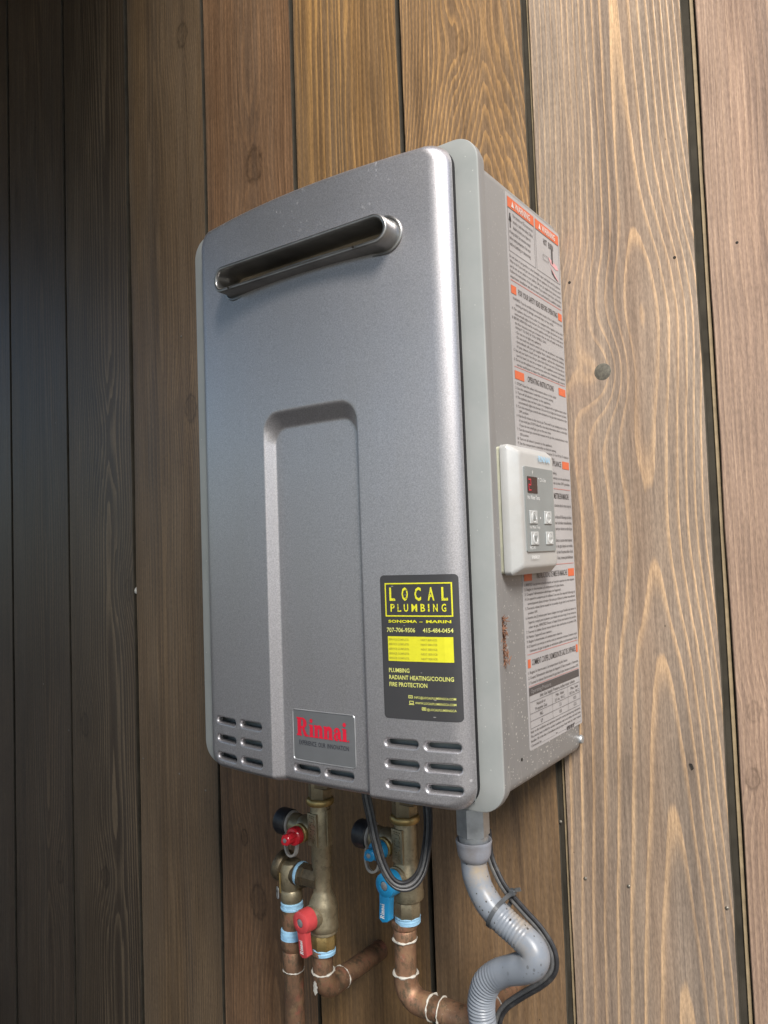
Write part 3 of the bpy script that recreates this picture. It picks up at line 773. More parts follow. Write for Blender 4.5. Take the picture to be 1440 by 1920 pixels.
# hand under hot water pictogram
quad(bl_, -.028, -.0245, .502, .517, f2); pk_.add([f1(-.036, .5065), f1(-.014, .503), f1(-.010, .4995), f1(-.016, .498), f1(-.030, .5005)], [(0, 1, 2, 3, 4)])
pk_.add([f1(-.033, .4985), f1(-.013, .489), f1(-.010, .4865), f1(-.020, .490)], [(0, 1, 2, 3)]); bl_.add([f1(-.030, .495), f1(-.012, .4865), f1(-.022, .4885), f1(-.028, .4915)], [(0, 1, 2, 3)])
hframe(bl_, -.050, -.036, .500, .5055, .0004, f2)
quad(bl_, -.1245, -.1225, .508, .522, f1); bl_.add([f1(-.1265, .5145), f1(-.1205, .5145), f1(-.1235, .5225)], [(0, 1, 2)])
def para(lines_, y0, y1, ztop, dz, h=None, indent=0.0, w=None):
    z = ztop
    for s in lines_:
        ind = indent; st = s
        if s.startswith('\t'): st = s[1:]; ind = indent+.0055
        full = len(st) > 60
        h_ = h or dz*.56
        put_text(bl_, st, y0+ind, z-h_, h_, f1, width=(y1-y0-ind)*(1.0 if full else min(1, len(st)/72)))
        z -= dz
    return z
rows = ['Water temperature over 125F can cause severe burns', 'instantly or death from scalding. Children,', 'disabled and elderly are at highest risk', 'of being scalded. See instruction manual', 'before setting temperature. Feel water', 'before bathing or showering.']
z = .5235
for k, s in enumerate(rows):
    y0 = -.1175 if k < 3 else YA+.002
    put_text(bl_, s, y0, z-.0034, .0034, f1, width=(-.0715-y0)*(.98 if len(s) > 42 else .85)); z -= .0058
para(['Do not store or use gasoline or other flammable vapors and liquids near this appliance.', 'What to do if you smell gas: do not try to light any appliance, do not touch any switch', 'and do not use any phone in your building. Call your gas supplier from a phone outside.', 'Follow the instructions of the gas supplier. If you cannot reach them, call the fire', 'department. Installation and service must be performed by a qualified installer.'], YA, YB, .4820, .0048)
quad(rd_, YA, YB, .4575, .4580, f1)
def header(s, z, wy0, wy1, bw0, bw1, h=.0055):
    quad(ob_, YA, YA+bw0, z-.0015, z+.0062, f1); quad(ob_, YB-bw1, YB, z-.0015, z+.0062, f1)
    put_text(bl_, s, wy0, z, h, f1, width=wy1-wy0, bold=.006)
header('FOR YOUR SAFETY READ BEFORE OPERATING', .4468, -.1125, -.0190, .011, .010)
para(['WARNING: If you do not follow these instructions exactly, a fire or explosion may result', '\tcausing property damage, personal injury or loss of life.'], YA+.003, YB, .4425, .0046)
para(['A. This appliance does not have a pilot. It is equipped with an ignition device which', '\tautomatically lights the burner. Do not try to light the burner by hand.', 'B. BEFORE OPERATING smell all around the appliance area for gas. Be sure to smell next to', '\tthe floor because some gas is heavier than air and will settle on the floor.', '\t                 WHAT TO DO IF YOU SMELL GAS', '\t- Do not try to light any appliance.', '\t- Do not touch any electric switch; do not use any phone in your building.', '\t- Immediately call your gas supplier from a phone outside the building.', '\t- If you cannot reach your gas supplier, call the fire department.', 'C. Use only your hand to turn the gas control valve. Never use tools. If the valve will not', '\tturn by hand, do not try to repair it, call a qualified service technician.', 'D. Do not use this appliance if any part has been under water. Immediately call a qualified', '\tservice technician to inspect the appliance and replace any gas control.'], YA, YB, .4328, .00435)
quad(rd_, YA, YB, .3765, .3769, f1)
header('OPERATING INSTRUCTIONS', .3668, -.1000, -.0380, .020, .018)
para(['1. STOP! Read the safety information above on this label.', '2. Set the temperature controller to lowest setting.', '3. Turn off all electric power to the appliance.', '4. This appliance does not have a pilot. It is equipped with an ignition device which', '\tautomatically lights the burner. Do not try to light the burner by hand.', '5. Turn the manual gas control valve located on the gas inlet clockwise to the', '\tOFF position.', '6. Wait five (5) minutes to clear out any gas. Then smell for gas, including near the floor.', '\tIf you smell gas, STOP! Follow B in the safety information above on this label.', '\tIf you do not smell gas, go to the next step.', '7. Turn the manual gas control valve located on the gas inlet counterclockwise to the', '\tON position.', '8. Turn on all electric power to the appliance.', '9. Set the temperature controller to desired setting.', '10. If the appliance will not operate, follow the instructions To Turn Off Gas To Appliance', '\tand call your service technician or gas supplier.'], YA, YB, .3625, .00425)
header('TO TURN OFF GAS TO APPLIANCE', .2905, -.1050, -.0280, .016, .018)
para(['1. Set the temperature controller to lowest setting.', '2. Turn off all electric power to the appliance if service is to be performed.', '3. Turn the manual gas control valve clockwise to the OFF position.'], YA, YB, .2850, .0050)
quad(rd_, YA, YB, .2675, .2679, f1)
put_text(bl_, "POUR VOTRE SECURITE LIRE AVANT DE METTRE EN MARCHE", YA+.004, .2580, .0055, f1, width=YB-YA-.009, bold=.014)
para(["AVERTISSEMENT: Quiconque ne respecte pas a la lettre les instructions dans la notice risque de", "\tdeclencher un incendie ou une explosion.", "A. Cet appareil ne comporte pas de veilleuse. Il est muni d'un dispositif d'allumage qui allume", "\tautomatiquement le bruleur. Ne tentez pas d'allumer le bruleur manuellement.", "B. AVANT DE FAIRE FONCTIONNER, reniflez tout autour de l'appareil pour deceler une odeur de gaz.", "\tQUE FAIRE SI VOUS SENTEZ UNE ODEUR DE GAZ", "\t- Ne pas tenter d'allumer d'appareil. Ne touchez a aucun interrupteur.", "\t- Appelez immediatement votre fournisseur de gaz depuis un voisin.", "C. Ne poussez ou tournez la manette d'admission du gaz qu'a la main. Ne jamais utiliser d'outil.", "D. N'utilisez pas cet appareil s'il a ete plonge dans l'eau, meme partiellement."], YA, YB, .2530, .0058)
quad(rd_, YA, YB, .1925, .1929, f1)
header('INSTRUCTIONS DE MISE EN MARCHE', .1812, -.1000, -.0260, .017, .016)
para(["1. ARRETEZ! Lisez les instructions de securite sur la portion superieure de cette etiquette.", "2. Reglez le thermostat a la temperature la plus basse.", "3. Coupez l'alimentation electrique de l'appareil.", "4. Cet appareil ne comporte pas de veilleuse. Il est muni d'un dispositif d'allumage qui", "\tautomatiquement allume le bruleur. Ne tentez pas d'allumer le bruleur manuellement.", "5. Tournez le robinet d'arret manuel sur la conduite de gaz dans le sens horaire en", "\tposition OFF.", "6. Attendre cinq (5) minutes pour laisser echapper tout le gaz. Reniflez tout autour de", "\tl'appareil, y compris pres du plancher, pour deceler une odeur de gaz. Si vous sentez une", "\todeur de gaz, ARRETEZ! Passez a l'etape B des instructions de securite.", "7. Tournez le robinet d'arret manuel dans le sens anti-horaire en position ON.", "8. Mettez l'appareil sous tension.", "9. Reglez le thermostat a la temperature desiree.", "10. Si l'appareil ne se met pas en marche, suivez les instructions intitulees Comment couper", "\tl'admission de gaz et appelez un technicien qualifie ou le fournisseur de gaz."], YA, YB, .1775, .00425)
quad(rd_, YA, YB, .1135, .1139, f1)
header("COMMENT COUPER L'ADMISSION DE GAZ DE L'APPAREIL", .1032, -.1190, -.0130, .006, .005)
para(["1. Reglez le thermostat a la temperature la plus basse.", "2. Coupez l'alimentation electrique de l'appareil s'il faut proceder a l'entretien.", "3. Tournez le robinet d'arret manuel de gaz dans le sens horaire en position OFF."], YA, YB, .0988, .0046)
quad(rd_, YA, YB, .0850, .0853, f1)
quad(bl_, YA, YB, .0772, .0842, f1); put_text(gy_, 'Operating Pressure', YA+.003, .0789, .0036, f2, width=.045)
hframe(bl_, YA, YB, .0478, .0772, .0003, f1)
for zz in (.0712, .0610, .0545): quad(bl_, YA, YB, zz, zz+.0003, f2)
for yy in (-.078, -.039): quad(bl_, yy, yy+.0003, .0478, .0712, f2)
put_text(bl_, 'Inlet Gas Supply Pressure, inches water column', -.062, .0727, .0032, f1, width=.085, align='c')
for yy, rws in ((-.103, ('Natural or', 'Propane Gas')), (-.0585, ('Min. Inlet', '3.5 in. W.C.')), (-.021, ('Max. Inlet', '10.5 in. W.C.'))):
    put_text(bl_, rws[0], yy, .0667, .0029, f1, width=.020, align='c'); put_text(bl_, rws[1], yy, .0623, .0029, f1, width=.026, align='c')
for zz, a, b, c_ in ((.0562, 'NG', '3.5', '10.5'), (.0497, 'LP', '8.0', '13.5')):
    for yy, s in ((-.103, a), (-.0585, b), (-.021, c_)): put_text(bl_, s, yy, zz, .0032, f1, align='c')
para(['Refer to the installation and operation manual for service and warranty instructions.', 'This unit has been certified for outdoor installation only in accordance with local codes.', 'Installer: fill in the date of installation and gas type, keep with the owner manual.', 'Converted by ________________ on ____________ for use with ________'], YA, YB, .0462, .0040)
for k in range(16):
    if k % 5 != 3: quad(bl_, -.046+k*.0012, -.0454+k*.0012+(.0003 if k % 3 else 0), .0300, .0335, f2)
split_quads('heading_band', ob_, M['lorange'], lab); obj('black_print', bl_, M['lblack'], lab, smooth=0); split_quads('red_rule', rd_, M['lred'], lab)
obj('bar_caption', gy_, M['lgrey'], lab, smooth=0); obj('warning_caption', wh_, M['lwhite'], lab, smooth=0); obj('hand_pictogram', pk_, M['lpink'], lab, smooth=0)
obj('case_screw', MB().lathe([(.0046, 0), (.0046, .0012), (.0038, .0026), (.0015, .0032)], (WB-.0002, -.0100, .0135), (1, 0, 0), 16), M['zinc'], heater)
obj('case_screw', MB().lathe([(.0016, 0), (.0016, .0006), (.0008, .0009)], (WB-.0002, -.1480, .0260), (1, 0, 0), 10), M['hole'], heater)

# ------------------------------------------------------------------ wall-side controller
CX = WB
ct = thing('temperature_controller', 'small pale grey push button controller fixed on the right side of the heater', 'controller', (CX, -.128, .244))
CY0, CY1, CZ0, CZ1 = -.1735, -.0868, .1868, .2996
obj('back_plate', MB().prism(rrect(CY0+.0012, CY1-.0012, CZ0+.0012, CZ1-.0012, .003, 3), (CX+.0001, 0, 0), (0, 1, 0), (0, 0, 1), (.0042, 0, 0)), M['ctrlb'], ct)
mb = MB(); rings = []
for ins, t, r in ((0, .0040, .004), (0, .0100, .004), (.0008, .0112, .004), (.0060, .0172, .004), (.0075, .0180, .004), (.0095, .0183, .004)):
    L = rrect(CY0+ins, CY1-ins*.9, CZ0+ins*.9, CZ1-ins*.9, r, 5)
    mb.v += [(CX+t+(.0014*(1-((b-.2432)/.0565)**2) if t > .011 else 0), a, b) for a, b in L]; n = len(L)
for j in range(5):
    for k in range(n): mb.f.append((j*n+k, j*n+(k+1) % n, (j+1)*n+(k+1) % n, (j+1)*n+k))
k0 = len(mb.v); zs_ = [CZ0+.0095+(CZ1-CZ0-.019)*i/10 for i in range(11)]
mb.f.append(tuple(5*n+k for k in range(n)))
cover = obj('cover', mb, M['ctrl'], ct, smooth=30)
FX = CX+.0183+.0014
PY0, PY1, PZ0, PZ1 = -.1595, -.0985, .2065, .2805
film = obj('control_film', MB().prism(rrect(PY0, PY1, PZ0, PZ1, .001, 2), (FX-.003, 0, 0), (0, 1, 0), (0, 0, 1), (.0034, 0, 0)), M['ctrlp'], ct, smooth=0)
ff = lambda l: (lambda u, v: (FX+.0004+l, u, v))
obj('display', MB().prism(rrect(-.1553, -.1345, .2575, .2720, .0008, 2), (FX, 0, 0), (0, 1, 0), (0, 0, 1), (.0007, 0, 0)), M['disp'], ct, smooth=0)
mb = MB(); q = ff(.0005)
def seg7(y, z, w, h, on):
    t = w*.22
    S = {'a': (0, w, h-t, h), 'g': (0, w, h/2-t/2, h/2+t/2), 'd': (0, w, 0, t), 'f': (0, t, h/2+t/2, h-t), 'b': (w-t, w, h/2+t/2, h-t), 'e': (0, t, t, h/2-t/2), 'c': (w-t, w, t, h/2-t/2)}
    for k in on:
        a, b, c, d = S[k]; quad(mb, y+a, y+b, z+c, z+d, q)
seg7(-.1535, .2595, .0055, .0105, 'abged')
obj('display_digit', mb, M['digit'], ct, smooth=0)
mb = MB(); q1 = ff(.0002)
put_text(mb, 'F', -.1440, .2742, .0032, q1); put_text(mb, 'C In Use', -.1285, .2685, .0034, q1, width=.013); put_text(mb, 'Hot Water Temp.', -.1560, .2520, .0036, q1, width=.026)
put_text(mb, 'Hot Water Temp.', -.1540, .2265, .0026, q1, width=.022); put_text(mb, 'MC-91', -.1555, .2085, .0028, q1, width=.011)
quad(mb, -.1312, -.1300, .2350, .2368, q1); quad(mb, -.1318, -.1308, .2705, .2718, q1)
obj('film_lettering', mb, M['white'], ct, smooth=0)
mb = MB(); put_text(mb, 'RINNAI', -.1285, .2868, .0052, ff(-.0000), width=.0250, bold=.01)
obj('brand_lettering', mb, M['tape'], ct, smooth=0)
BT = [(-.1540, .2305, 'up'), (-.1228, .2305, 'pri'), (-.1530, .2120, 'down'), (-.1210, .2120, 'pow')]
for y, z, kd in BT:
    b = obj('button', MB().box(FX+.0002, FX+.0014, y, y+.0158, z, z+.0118, .0005, 1), M['btn'], ct)
    cy, cz = y+.0079, z+.0059
    obj('button_dome', MB().lathe([(.0052, 0), (.0050, .0004), (.0044, .0005), (.0042, .0002)], (FX+.0013, cy, cz), (1, 0, 0), 20), M['btnc'], b)
    mb = MB(); qq = lambda u, v: (FX+.0021, u, v)
    if kd == 'up': mb.add([qq(cy-.0032, cz-.0024), qq(cy+.0032, cz-.0024), qq(cy, cz+.0034)], [(0, 1, 2)])
    elif kd == 'down': mb.add([qq(cy-.0032, cz+.0024), qq(cy+.0032, cz+.0024), qq(cy, cz-.0034)], [(0, 1, 2)])
    else: put_text(mb, 'Priority' if kd == 'pri' else 'On/Off', cy, cz-.001, .0022, qq, width=.0078, align='c')
    obj('button_symbol', mb, M['ctrlp'], b, smooth=0)
mb = MB(); put_text(mb, 'ENERGY', -.1520, .2000, .0030, ff(.0001), width=.016)
obj('lower_lettering', mb, M['white'], ct, smooth=0)

# insect nest on the frame edge
rr = random.Random(3); mb = MB()
for k in range(120):
    t = rr.random(); z = .1130+.040*t; sp = .0050*(1-t)**.7+.0012
    y = -.1835+rr.gauss(0, sp*.8); x = WB+.0052+rr.gauss(0, .0012)
    d = Vector((rr.gauss(0, .5), rr.gauss(0, 1), rr.gauss(0, 1))).normalized(); l = rr.uniform(.001, .0038)
    p = Vector((x, y, z)); mb.tube([p-d*l, p+Vector((rr.gauss(0, .0005), 0, 0)), p+d*l], [.0002, rr.uniform(.0003, .0008), .0002], 5)
nest = tag(obj('insect_nest', mb, M['nest']), 'ragged brown insect nest clump stuck on the edge of the heater frame', 'nest')

# ------------------------------------------------------------------ plumbing
VY = -.107
def ring(mb, x, z, r, t, n=20, y=VY): mb.lathe([(r-.0012, -t/2), (r, -t/4), (r, t/4), (r-.0012, t/2)], (x, y, z), (0, 0, 1), n)
def bead(p, ax, r, seed, thick=.0010):
    """uneven solder bead round a pipe"""
    rr = random.Random(seed); ax = Vector(ax).normalized(); u = Vector((0, -1, 0)) if abs(ax.y) < .9 else Vector((1, 0, 0)); w = ax.cross(u); mb = MB(); n = 28
    path = []
    for k in range(n+1):
        a = 2*math.pi*(k % n)/n; path.append(Vector(p)+(u*math.cos(a)+w*math.sin(a))*r+ax*(.0004*math.sin(a*2+seed)+rr.uniform(-.0003, .0003) if k % n else 0))
    mb.tube(path, [thick*rr.uniform(.45, 1.5) for _ in path], 6, caps=False); return mb
def tape_wrap(p, ax, r, h, seed):
    rr = random.Random(seed); prof = [(r-.001, 0)]
    z = 0
    while z < h-.001: prof += [(r+rr.uniform(-.0002, .0007), z+.0002), (r+rr.uniform(-.0005, .0003), z+.0013)]; z += .0015
    prof.append((r-.001, h)); return MB().lathe(prof, p, ax, 24)

def service_valve(x, hot):
    kind = 'red' if hot else 'blue'; hm = M['red'] if hot else M['blue']
    nm = 'hot_water_valve' if hot else 'cold_water_valve'
    th = thing(nm, 'brass isolation valve with red lever under the heater' if hot else 'brass isolation valve with blue lever under the heater, black cord looped round it', 'valve', (x, VY, -.03), 'isolation valves under the heater')
    dz = 0.0 if hot else .0585          # the cold body is shorter
    # union nut
    obj('union_nut', MB().lathe([(.0180, -.0120), (.0195, -.0105), (.0195, .030), (.0190, .034)], (x+.002, VY+.006, -.035), (0, 0, 1), flat=6, ref=(1, .3, 0)), M['brassd'], th)
    obj('collar_nut', MB().lathe([(.0125, 0), (.0132, .001), (.0132, .022)], (x, VY, -.0585), (0, 0, 1), flat=6, ref=(1, .45, 0)), M['brass'], th)
    mb = MB(); ring(mb, x, -.0620, .0155, .0070, 28); obj('union_ring', mb, M['brassb'], th)
    # body
    if hot: prof = [(.0112, -.064), (.0112, -.072), (.0118, -.074), (.0118, -.108), (.0112, -.110), (.0112, -.133), (.0104, -.135), (.0098, -.157), (.0104, -.160), (.0150, -.171), (.0157, -.174), (.0157, -.192), (.0162, -.194), (.0162, -.199), (.0150, -.2005), (.0152, -.2030), (.0140, -.2040)]
    else: prof = [(.0112, -.064), (.0112, -.070), (.0118, -.072), (.0118, -.104), (.0125, -.107), (.0160, -.114), (.0165, -.117), (.0165, -.134), (.0170, -.136), (.0165, -.141), (.0142, -.143)]
    zb = prof[-1][1]
    body = obj('valve_body', MB().lathe([(r, z) for r, z in prof][::-1], (x, VY, 0), (0, 0, 1), 28), M['brass'], th, smooth=40)
    # raised plate with the maker's name, facing out and a little left
    n = Vector((-.12, -1, 0)).normalized(); u = Vector((1, -.12, 0)).normalized()
    ztop, zlo = (-.0735, -.1090) if hot else (-.0705, -.1045)
    po = Vector((x, VY, 0))+n*.0092
    plt = obj('name_plate', MB().prism([(-.0085, zlo), (.0062, zlo), (.0062, ztop), (-.0085, ztop)], po, u, (0, 0, 1), n*.0032, .0005), M['brass'], body)
    mb = MB(); put_text(mb, 'MATSUI', .0030, zlo+.0025, .0078, lambda a, b: tuple(po+n*.0040+u*a+Vector((0, 0, b))), width=(ztop-zlo)-.005, rot=True, bold=.01)
    fl_ = MB().add(mb.v, mb.f); k0 = len(mb.v); fl_.add([tuple(Vector(v)-n*.0009) for v in mb.v], [])
    edges = {}
    for f in mb.f:
        for i in range(len(f)):
            e = (f[i], f[(i+1) % len(f)])
            if (e[1], e[0]) in edges: del edges[(e[1], e[0])]
            else: edges[e] = 1
    for a, b in edges: fl_.f.append((a, b, b+k0, a+k0))
    obj('raised_lettering', fl_, M['brass'], plt, smooth=0)
    obj('plate_rib', MB().box(x+.0038, x+.0050, VY-.0136, VY-.0118, zlo+.001, ztop-.001, .0003, 1), M['brass'], plt)
    if hot: obj('side_rib', MB().box(x+.0112, x+.0128, VY-.004, VY+.004, zlo, ztop+.004, .0004, 1), M['brass'], body)
    # side service port with black cap, strap and knob
    pz = -.0945 if hot else -.0885
    obj('service_port', MB().lathe([(.0100, .005), (.0105, .012), (.0122, .014), (.0125, .026), (.0110, .028), (.0118, .034), (.0118, .040)], (x, VY, pz), (-1, 0, .02), 24), M['brass'], th, smooth=40)
    obj('strap_collar', MB().lathe([(.0132, .0405), (.0140, .0412), (.0140, .0428), (.0132, .0435)], (x, VY, pz), (-1, 0, .02), 24), M['strap'], th)
    obj('port_cap', MB().lathe([(.0138, .0436), (.0148, .0448), (.0148, .058), (.0136, .0605), (.005, .061)], (x, VY, pz), (-1, 0, .02), 24), M['rubber'], th)
    kz = pz-.0030; kx = x-.0200
    obj('knob_stem', MB().lathe([(.0105, .002), (.0105, .0140), (.0086, .0150), (.0086, .020)], (kx, VY, kz), (0, -1, 0), 20), M['brassb'], th)
    k_ = MB().lathe([(.0086, .0160), (.0098, .0172), (.0098, .0240), (.0086, .0255), (.0062, .0262), (.0060, .036), (.0052, .0370), (.0026, .0371)], (kx, VY, kz), (0, -1, 0), 20)
    knob = obj('drain_knob', k_, M['redb'] if hot else M['blue'], th)
    obj('knob_wing', MB().prism(rrect(-.0085, .0085, -.0030, .0030, .0018, 2), (kx, VY-.0255, kz), (.8, 0, .6), (-.6, 0, .8), (0, -.0100, 0), .0008), M['redb'] if hot else M['blue'], knob)
    obj('knob_screw', MB().lathe([(.0024, 0), (.0024, .0008), (.001, .0010)], (kx, VY-.0369, kz), (0, -1, 0), 12), M['zinc'], knob)
    sp = [(x-.0425, VY-.010, pz-.008), (x-.0435, VY-.0110, pz-.018), (x-.0400, VY-.0125, pz-.0275), (x-.0330, VY-.0135, pz-.0300), (x-.0260, VY-.0140, pz-.0255), (x-.0235, VY-.0140, pz-.016), (x-.0240, VY-.0130, pz-.008)]
    obj('cap_strap', MB().tube(smooth_path(sp, .0015), 1, sect=[(-.0018, -.0012), (.0018, -.0012), (.0018, .0012), (-.0018, .0012)]), M['strap'], th, smooth=0)
    # lever: stem boss, round hub and flat arm
    hz = -.1830 if hot else -.1195; hx = x-.0015
    obj('stem_boss', MB().lathe([(.0125, .004), (.0125, .0150), (.0115, .0155), (.0110, .0185)], (hx, VY, hz), (-.12, -1, 0), 24), M['brass'], th)
    ax = Vector((-.12, -1, 0)).normalized(); hub0 = Vector((hx, VY, hz))
    lever = obj('lever', MB().lathe([(.0105, .0180), (.0122, .0188), (.0122, .0290), (.0116, .0325), (.0100, .0335), (.0048, .0335), (.0044, .0318)], hub0, ax, 28), hm, th, smooth=40)
    obj('lever_screw', MB().lathe([(.0042, .0312), (.0042, .0332), (.0030, .0336)], hub0, ax, 14), M['zinc'], lever)
    u2 = Vector((1, -.12, 0)).normalized(); tilt = Vector((.10, 0, -1)).normalized() if hot else Vector((-.06, 0, -1)).normalized()
    ao = hub0+ax*.0245
    arm = MB().prism([(-.0068, .006), (-.0062, .018), (-.0062, .0335), (-.002, .0365), (.0045, .0345), (.0062, .0325), (.0062, .018), (.0068, .006)], ao, u2, tilt, ax*.0085, .0010)
    obj('lever_arm', arm, hm, lever)
    mb = MB(); lw, wd = letters_rinnai(lambda a, b, l: (0, 0, 0))
    L = .0150; hgt = .0052
    o3 = ao+ax*.0088
    mb = letters_rinnai(lambda a, b, l: tuple(o3+ax*l*20+tilt*(.0325-a/wordw*L)+u2*(.0000-b*hgt)))[0] if False else letters_rinnai(lambda a, b, l: tuple(o3+ax*l+tilt*(.0320-a/wordw*L)+u2*(.0012-b*hgt)))[0]
    obj('lever_lettering', mb, M['white'], lever, smooth=0)
    # hex outlet, tape
    z2 = zb
    obj('outlet_hex', MB().lathe([(.0130, -.016), (.0138, -.0148), (.0138, -.001), (.0130, .0005)], (x-.0005, VY, z2), (0, 0, 1), flat=8, ref=(1, .1, 0)), M['brassb'] if hot else M['brass'], th)
    obj('thread_tape', tape_wrap((x-.0008, VY, z2-.0225), (0, 0, 1), .0128, .0080, 3 if hot else 5), M['tape'], th)
    return th, z2-.0225
hx_, cx_ = -.0958, .0172
hv, hz_ = service_valve(hx_, True)
cv, cz_ = service_valve(cx_, False)

# hot copper run into the wall
px = hx_-.003
hp = thing('copper_hot_pipe', 'copper pipe bending below the red lever valve into a hole in the wall', 'pipe', (px, VY, -.26))
obj('adapter', MB().lathe([(.0118, 0), (.0118, -.0185), (.0128, -.0195), (.0135, -.0205), (.0135, -.0245), (.0120, -.0250)][::-1], (px, VY, hz_+.025), (0, 0, 1), 24), M['copper'], hp)
zel = -.268
def arc_pts(c, a, b, r, n=10): return [Vector(c)+Vector(a)*r*math.cos(t)+Vector(b)*r*math.sin(t) for t in [math.pi/2*k/n for k in range(n+1)]]
er = .0185
el = [Vector((px, VY, hz_-.020)), Vector((px, VY, zel+er+.002))]+arc_pts((px, VY+er, zel+er), (0, -1, 0), (0, 0, -1), er)+[Vector((px, VY+er+.014, zel))]
obj('elbow', MB().tube(el, [.0124]*len(el), 24), M['copper'], hp)
obj('pipe', MB().tube([(px, VY+er+.012, zel), (px, -.04, zel-.001), (px, .03, zel-.002)], .0111, 24), M['copper'], hp)
obj('pipe', MB().tube([(px, VY, hz_+.002), (px, VY, hz_-.022)], .0111, 24), M['copper'], hp)
obj('solder_bead', bead((px, VY, hz_-.0195), (0, 0, 1), .0122, 4), M['solder'], hp)
obj('solder_bead', bead((px, VY+er+.0135, zel), (0, 1, 0), .0120, 9, .0010), M['solder'], hp)
mb = MB(); rs = random.Random(8); n = 9; P_ = []
for i in range(n):
    w_ = .32*math.sin(math.pi*(i+.6)/n)*rs.uniform(.6, 1.1); z_ = hz_-.0255-.0150*i/(n-1)
    for a_ in (-.10-w_, -.10, -.10+w_): P_.append((px+math.sin(a_)*.0128, VY-math.cos(a_)*.0128, z_))
mb.add(P_, [(3*i+j, 3*i+j+1, 3*i+j+4, 3*i+j+3) for i in range(n-1) for j in (0, 1)])
obj('flux_smear', mb, M['solder'], hp, smooth=0)
obj('wall_hole', MB().lathe([(.0150, 0), (.0146, .0006)], (px+.001, .0006, zel-.002), (0, -1, 0), 24), M['hole'], planks[7])

# pressure relief valve and its drain pipe
rx = -.1425
pr = thing('relief_valve', 'dark bronze relief valve with disc cap left of the red lever valve', 'valve', (rx, VY, -.155))
obj('side_nipple', MB().lathe([(.0118, -.004), (.0118, .016), (.0128, .0162), (.0128, .030), (.0112, .031), (.0112, .036)], (hx_-.006, VY, -.1480), (-1, 0, 0), flat=8, ref=(0, .2, 1)), M['brassd'], pr)
obj('thread_tape', tape_wrap((hx_-.0290, VY, -.1480), (-1, 0, 0), .0132, .0045, 8), M['tape'], pr)
obj('valve_body', MB().lathe([(.0112, 0), (.0124, .002), (.0124, .012), (.0112, .014), (.0130, .022), (.0142, .028), (.0142, .036), (.0120, .044), (.0080, .0465)], (rx, VY, -.1815), (0, 0, 1), 28), M['brass'], pr, smooth=40)
obj('side_outlet', MB().lathe([(.0105, 0), (.0125, .004), (.0125, .014), (.0132, .0145), (.0132, .0185)], (rx+.002, VY, -.1490), (1, 0, 0), 24), M['brassd'], pr)
obj('disc_cap', MB().lathe([(.0120, .004), (.0165, .006), (.0175, .008), (.0175, .0125), (.0160, .0155), (.006, .017)], (rx-.001, VY, -.1455), (-1, -.10, .25), 28), M['brassd'], pr)
obj('body_rib', MB().prism([(-.0012, -.012), (.0012, -.012), (.0010, .010), (-.0010, .010)], (rx-.004, VY-.0138, -.1560), (1, 0, 0), (0, 0, 1), (0, -.0012, 0), .0003), M['brassb'], pr)
tg = obj('tag', MB().prism(rrect(-.0038, .0038, -.0130, 0, .0030, 4), (rx-.0125, VY-.009, -.1650), (.85, -.5, 0), (0, 0, 1), (-.0005, -.0008, 0)), M['tag'], pr, smooth=0)
obj('tag_hole', MB().prism(rrect(-.0009, .0009, -.0062, -.0036, .0008, 3), (rx-.01285, VY-.0100, -.1650), (.85, -.5, 0), (0, 0, 1), (-.0002, -.0003, 0)), M['hole'], tg, smooth=0)
obj('thread_tape', tape_wrap((rx, VY, -.1890), (0, 0, 1), .0124, .0080, 11), M['tape'], pr)
dp_ = thing('copper_drain_pipe', 'straight copper drain pipe running down from the bronze relief valve', 'pipe', (rx, VY, -.3))
obj('nipple', MB().lathe([(.0116, 0), (.0116, .0225)], (rx, VY, -.2112), (0, 0, 1), 24), M['copper'], dp_)
obj('thread_tape', tape_wrap((rx-.0003, VY, -.2215), (0, 0, 1), .0128, .0110, 15), M['tape'], dp_)
obj('adapter', MB().lathe([(.0118, 0), (.0118, .020), (.0112, .021), (.0128, .024), (.0136, .027), (.0136, .033), (.0122, .034)], (rx, VY, -.2560), (0, 0, 1), 24), M['copper'], dp_)
obj('pipe', MB().tube([(rx, VY, -.250), (rx, VY, -.40), (rx, VY, -.55), (rx, VY, GZ+.05)], .0111, 24), M['copper'], dp_)
obj('solder_bead', bead((rx, VY, -.2562), (0, 0, 1), .0116, 21, .0008), M['solder'], dp_)

# cold copper run
qx = cx_-.0045
cp = thing('copper_cold_pipe', 'copper pipe below the blue lever valve turning right behind the grey conduit', 'pipe', (qx, VY, -.23))
zt_ = cz_+.0010
obj('adapter', MB().lathe([(.0118, 0), (.0118, .0085), (.0112, .0095), (.0130, .0115), (.0138, .013), (.0138, .0170), (.0122, .0185)], (qx, VY, zt_-.0180), (0, 0, 1), 24), M['copperl'], cp)
zc = -.2425; e2 = .0175
obj('pipe', MB().tube([(qx, VY, zt_-.014), (qx-.001, VY, zc+e2+.004)], .0110, 24), M['copperl'], cp)
el = [Vector((qx-.001, VY, zc+e2+.0085)), Vector((qx-.001, VY, zc+e2))]+arc_pts((qx-.001+e2, VY, zc+e2), (-1, 0, 0), (0, 0, -1), e2)+[Vector((qx+e2+.012, VY, zc))]
obj('elbow', MB().tube(el, .0122, 24), M['copperl'], cp)
x3 = .0900
obj('pipe', MB().tube([(qx+e2+.008, VY, zc), (x3-.032, VY, zc)], .0110, 24), M['copper'], cp)
el = [Vector((x3-.036, VY, zc)), Vector((x3-e2, VY, zc))]+arc_pts((x3-e2, VY+e2, zc), (0, -1, 0), (1, 0, 0), e2)+[Vector((x3, VY+e2+.016, zc))]
obj('elbow', MB().tube(el, .0122, 24), M['copperl'], cp)
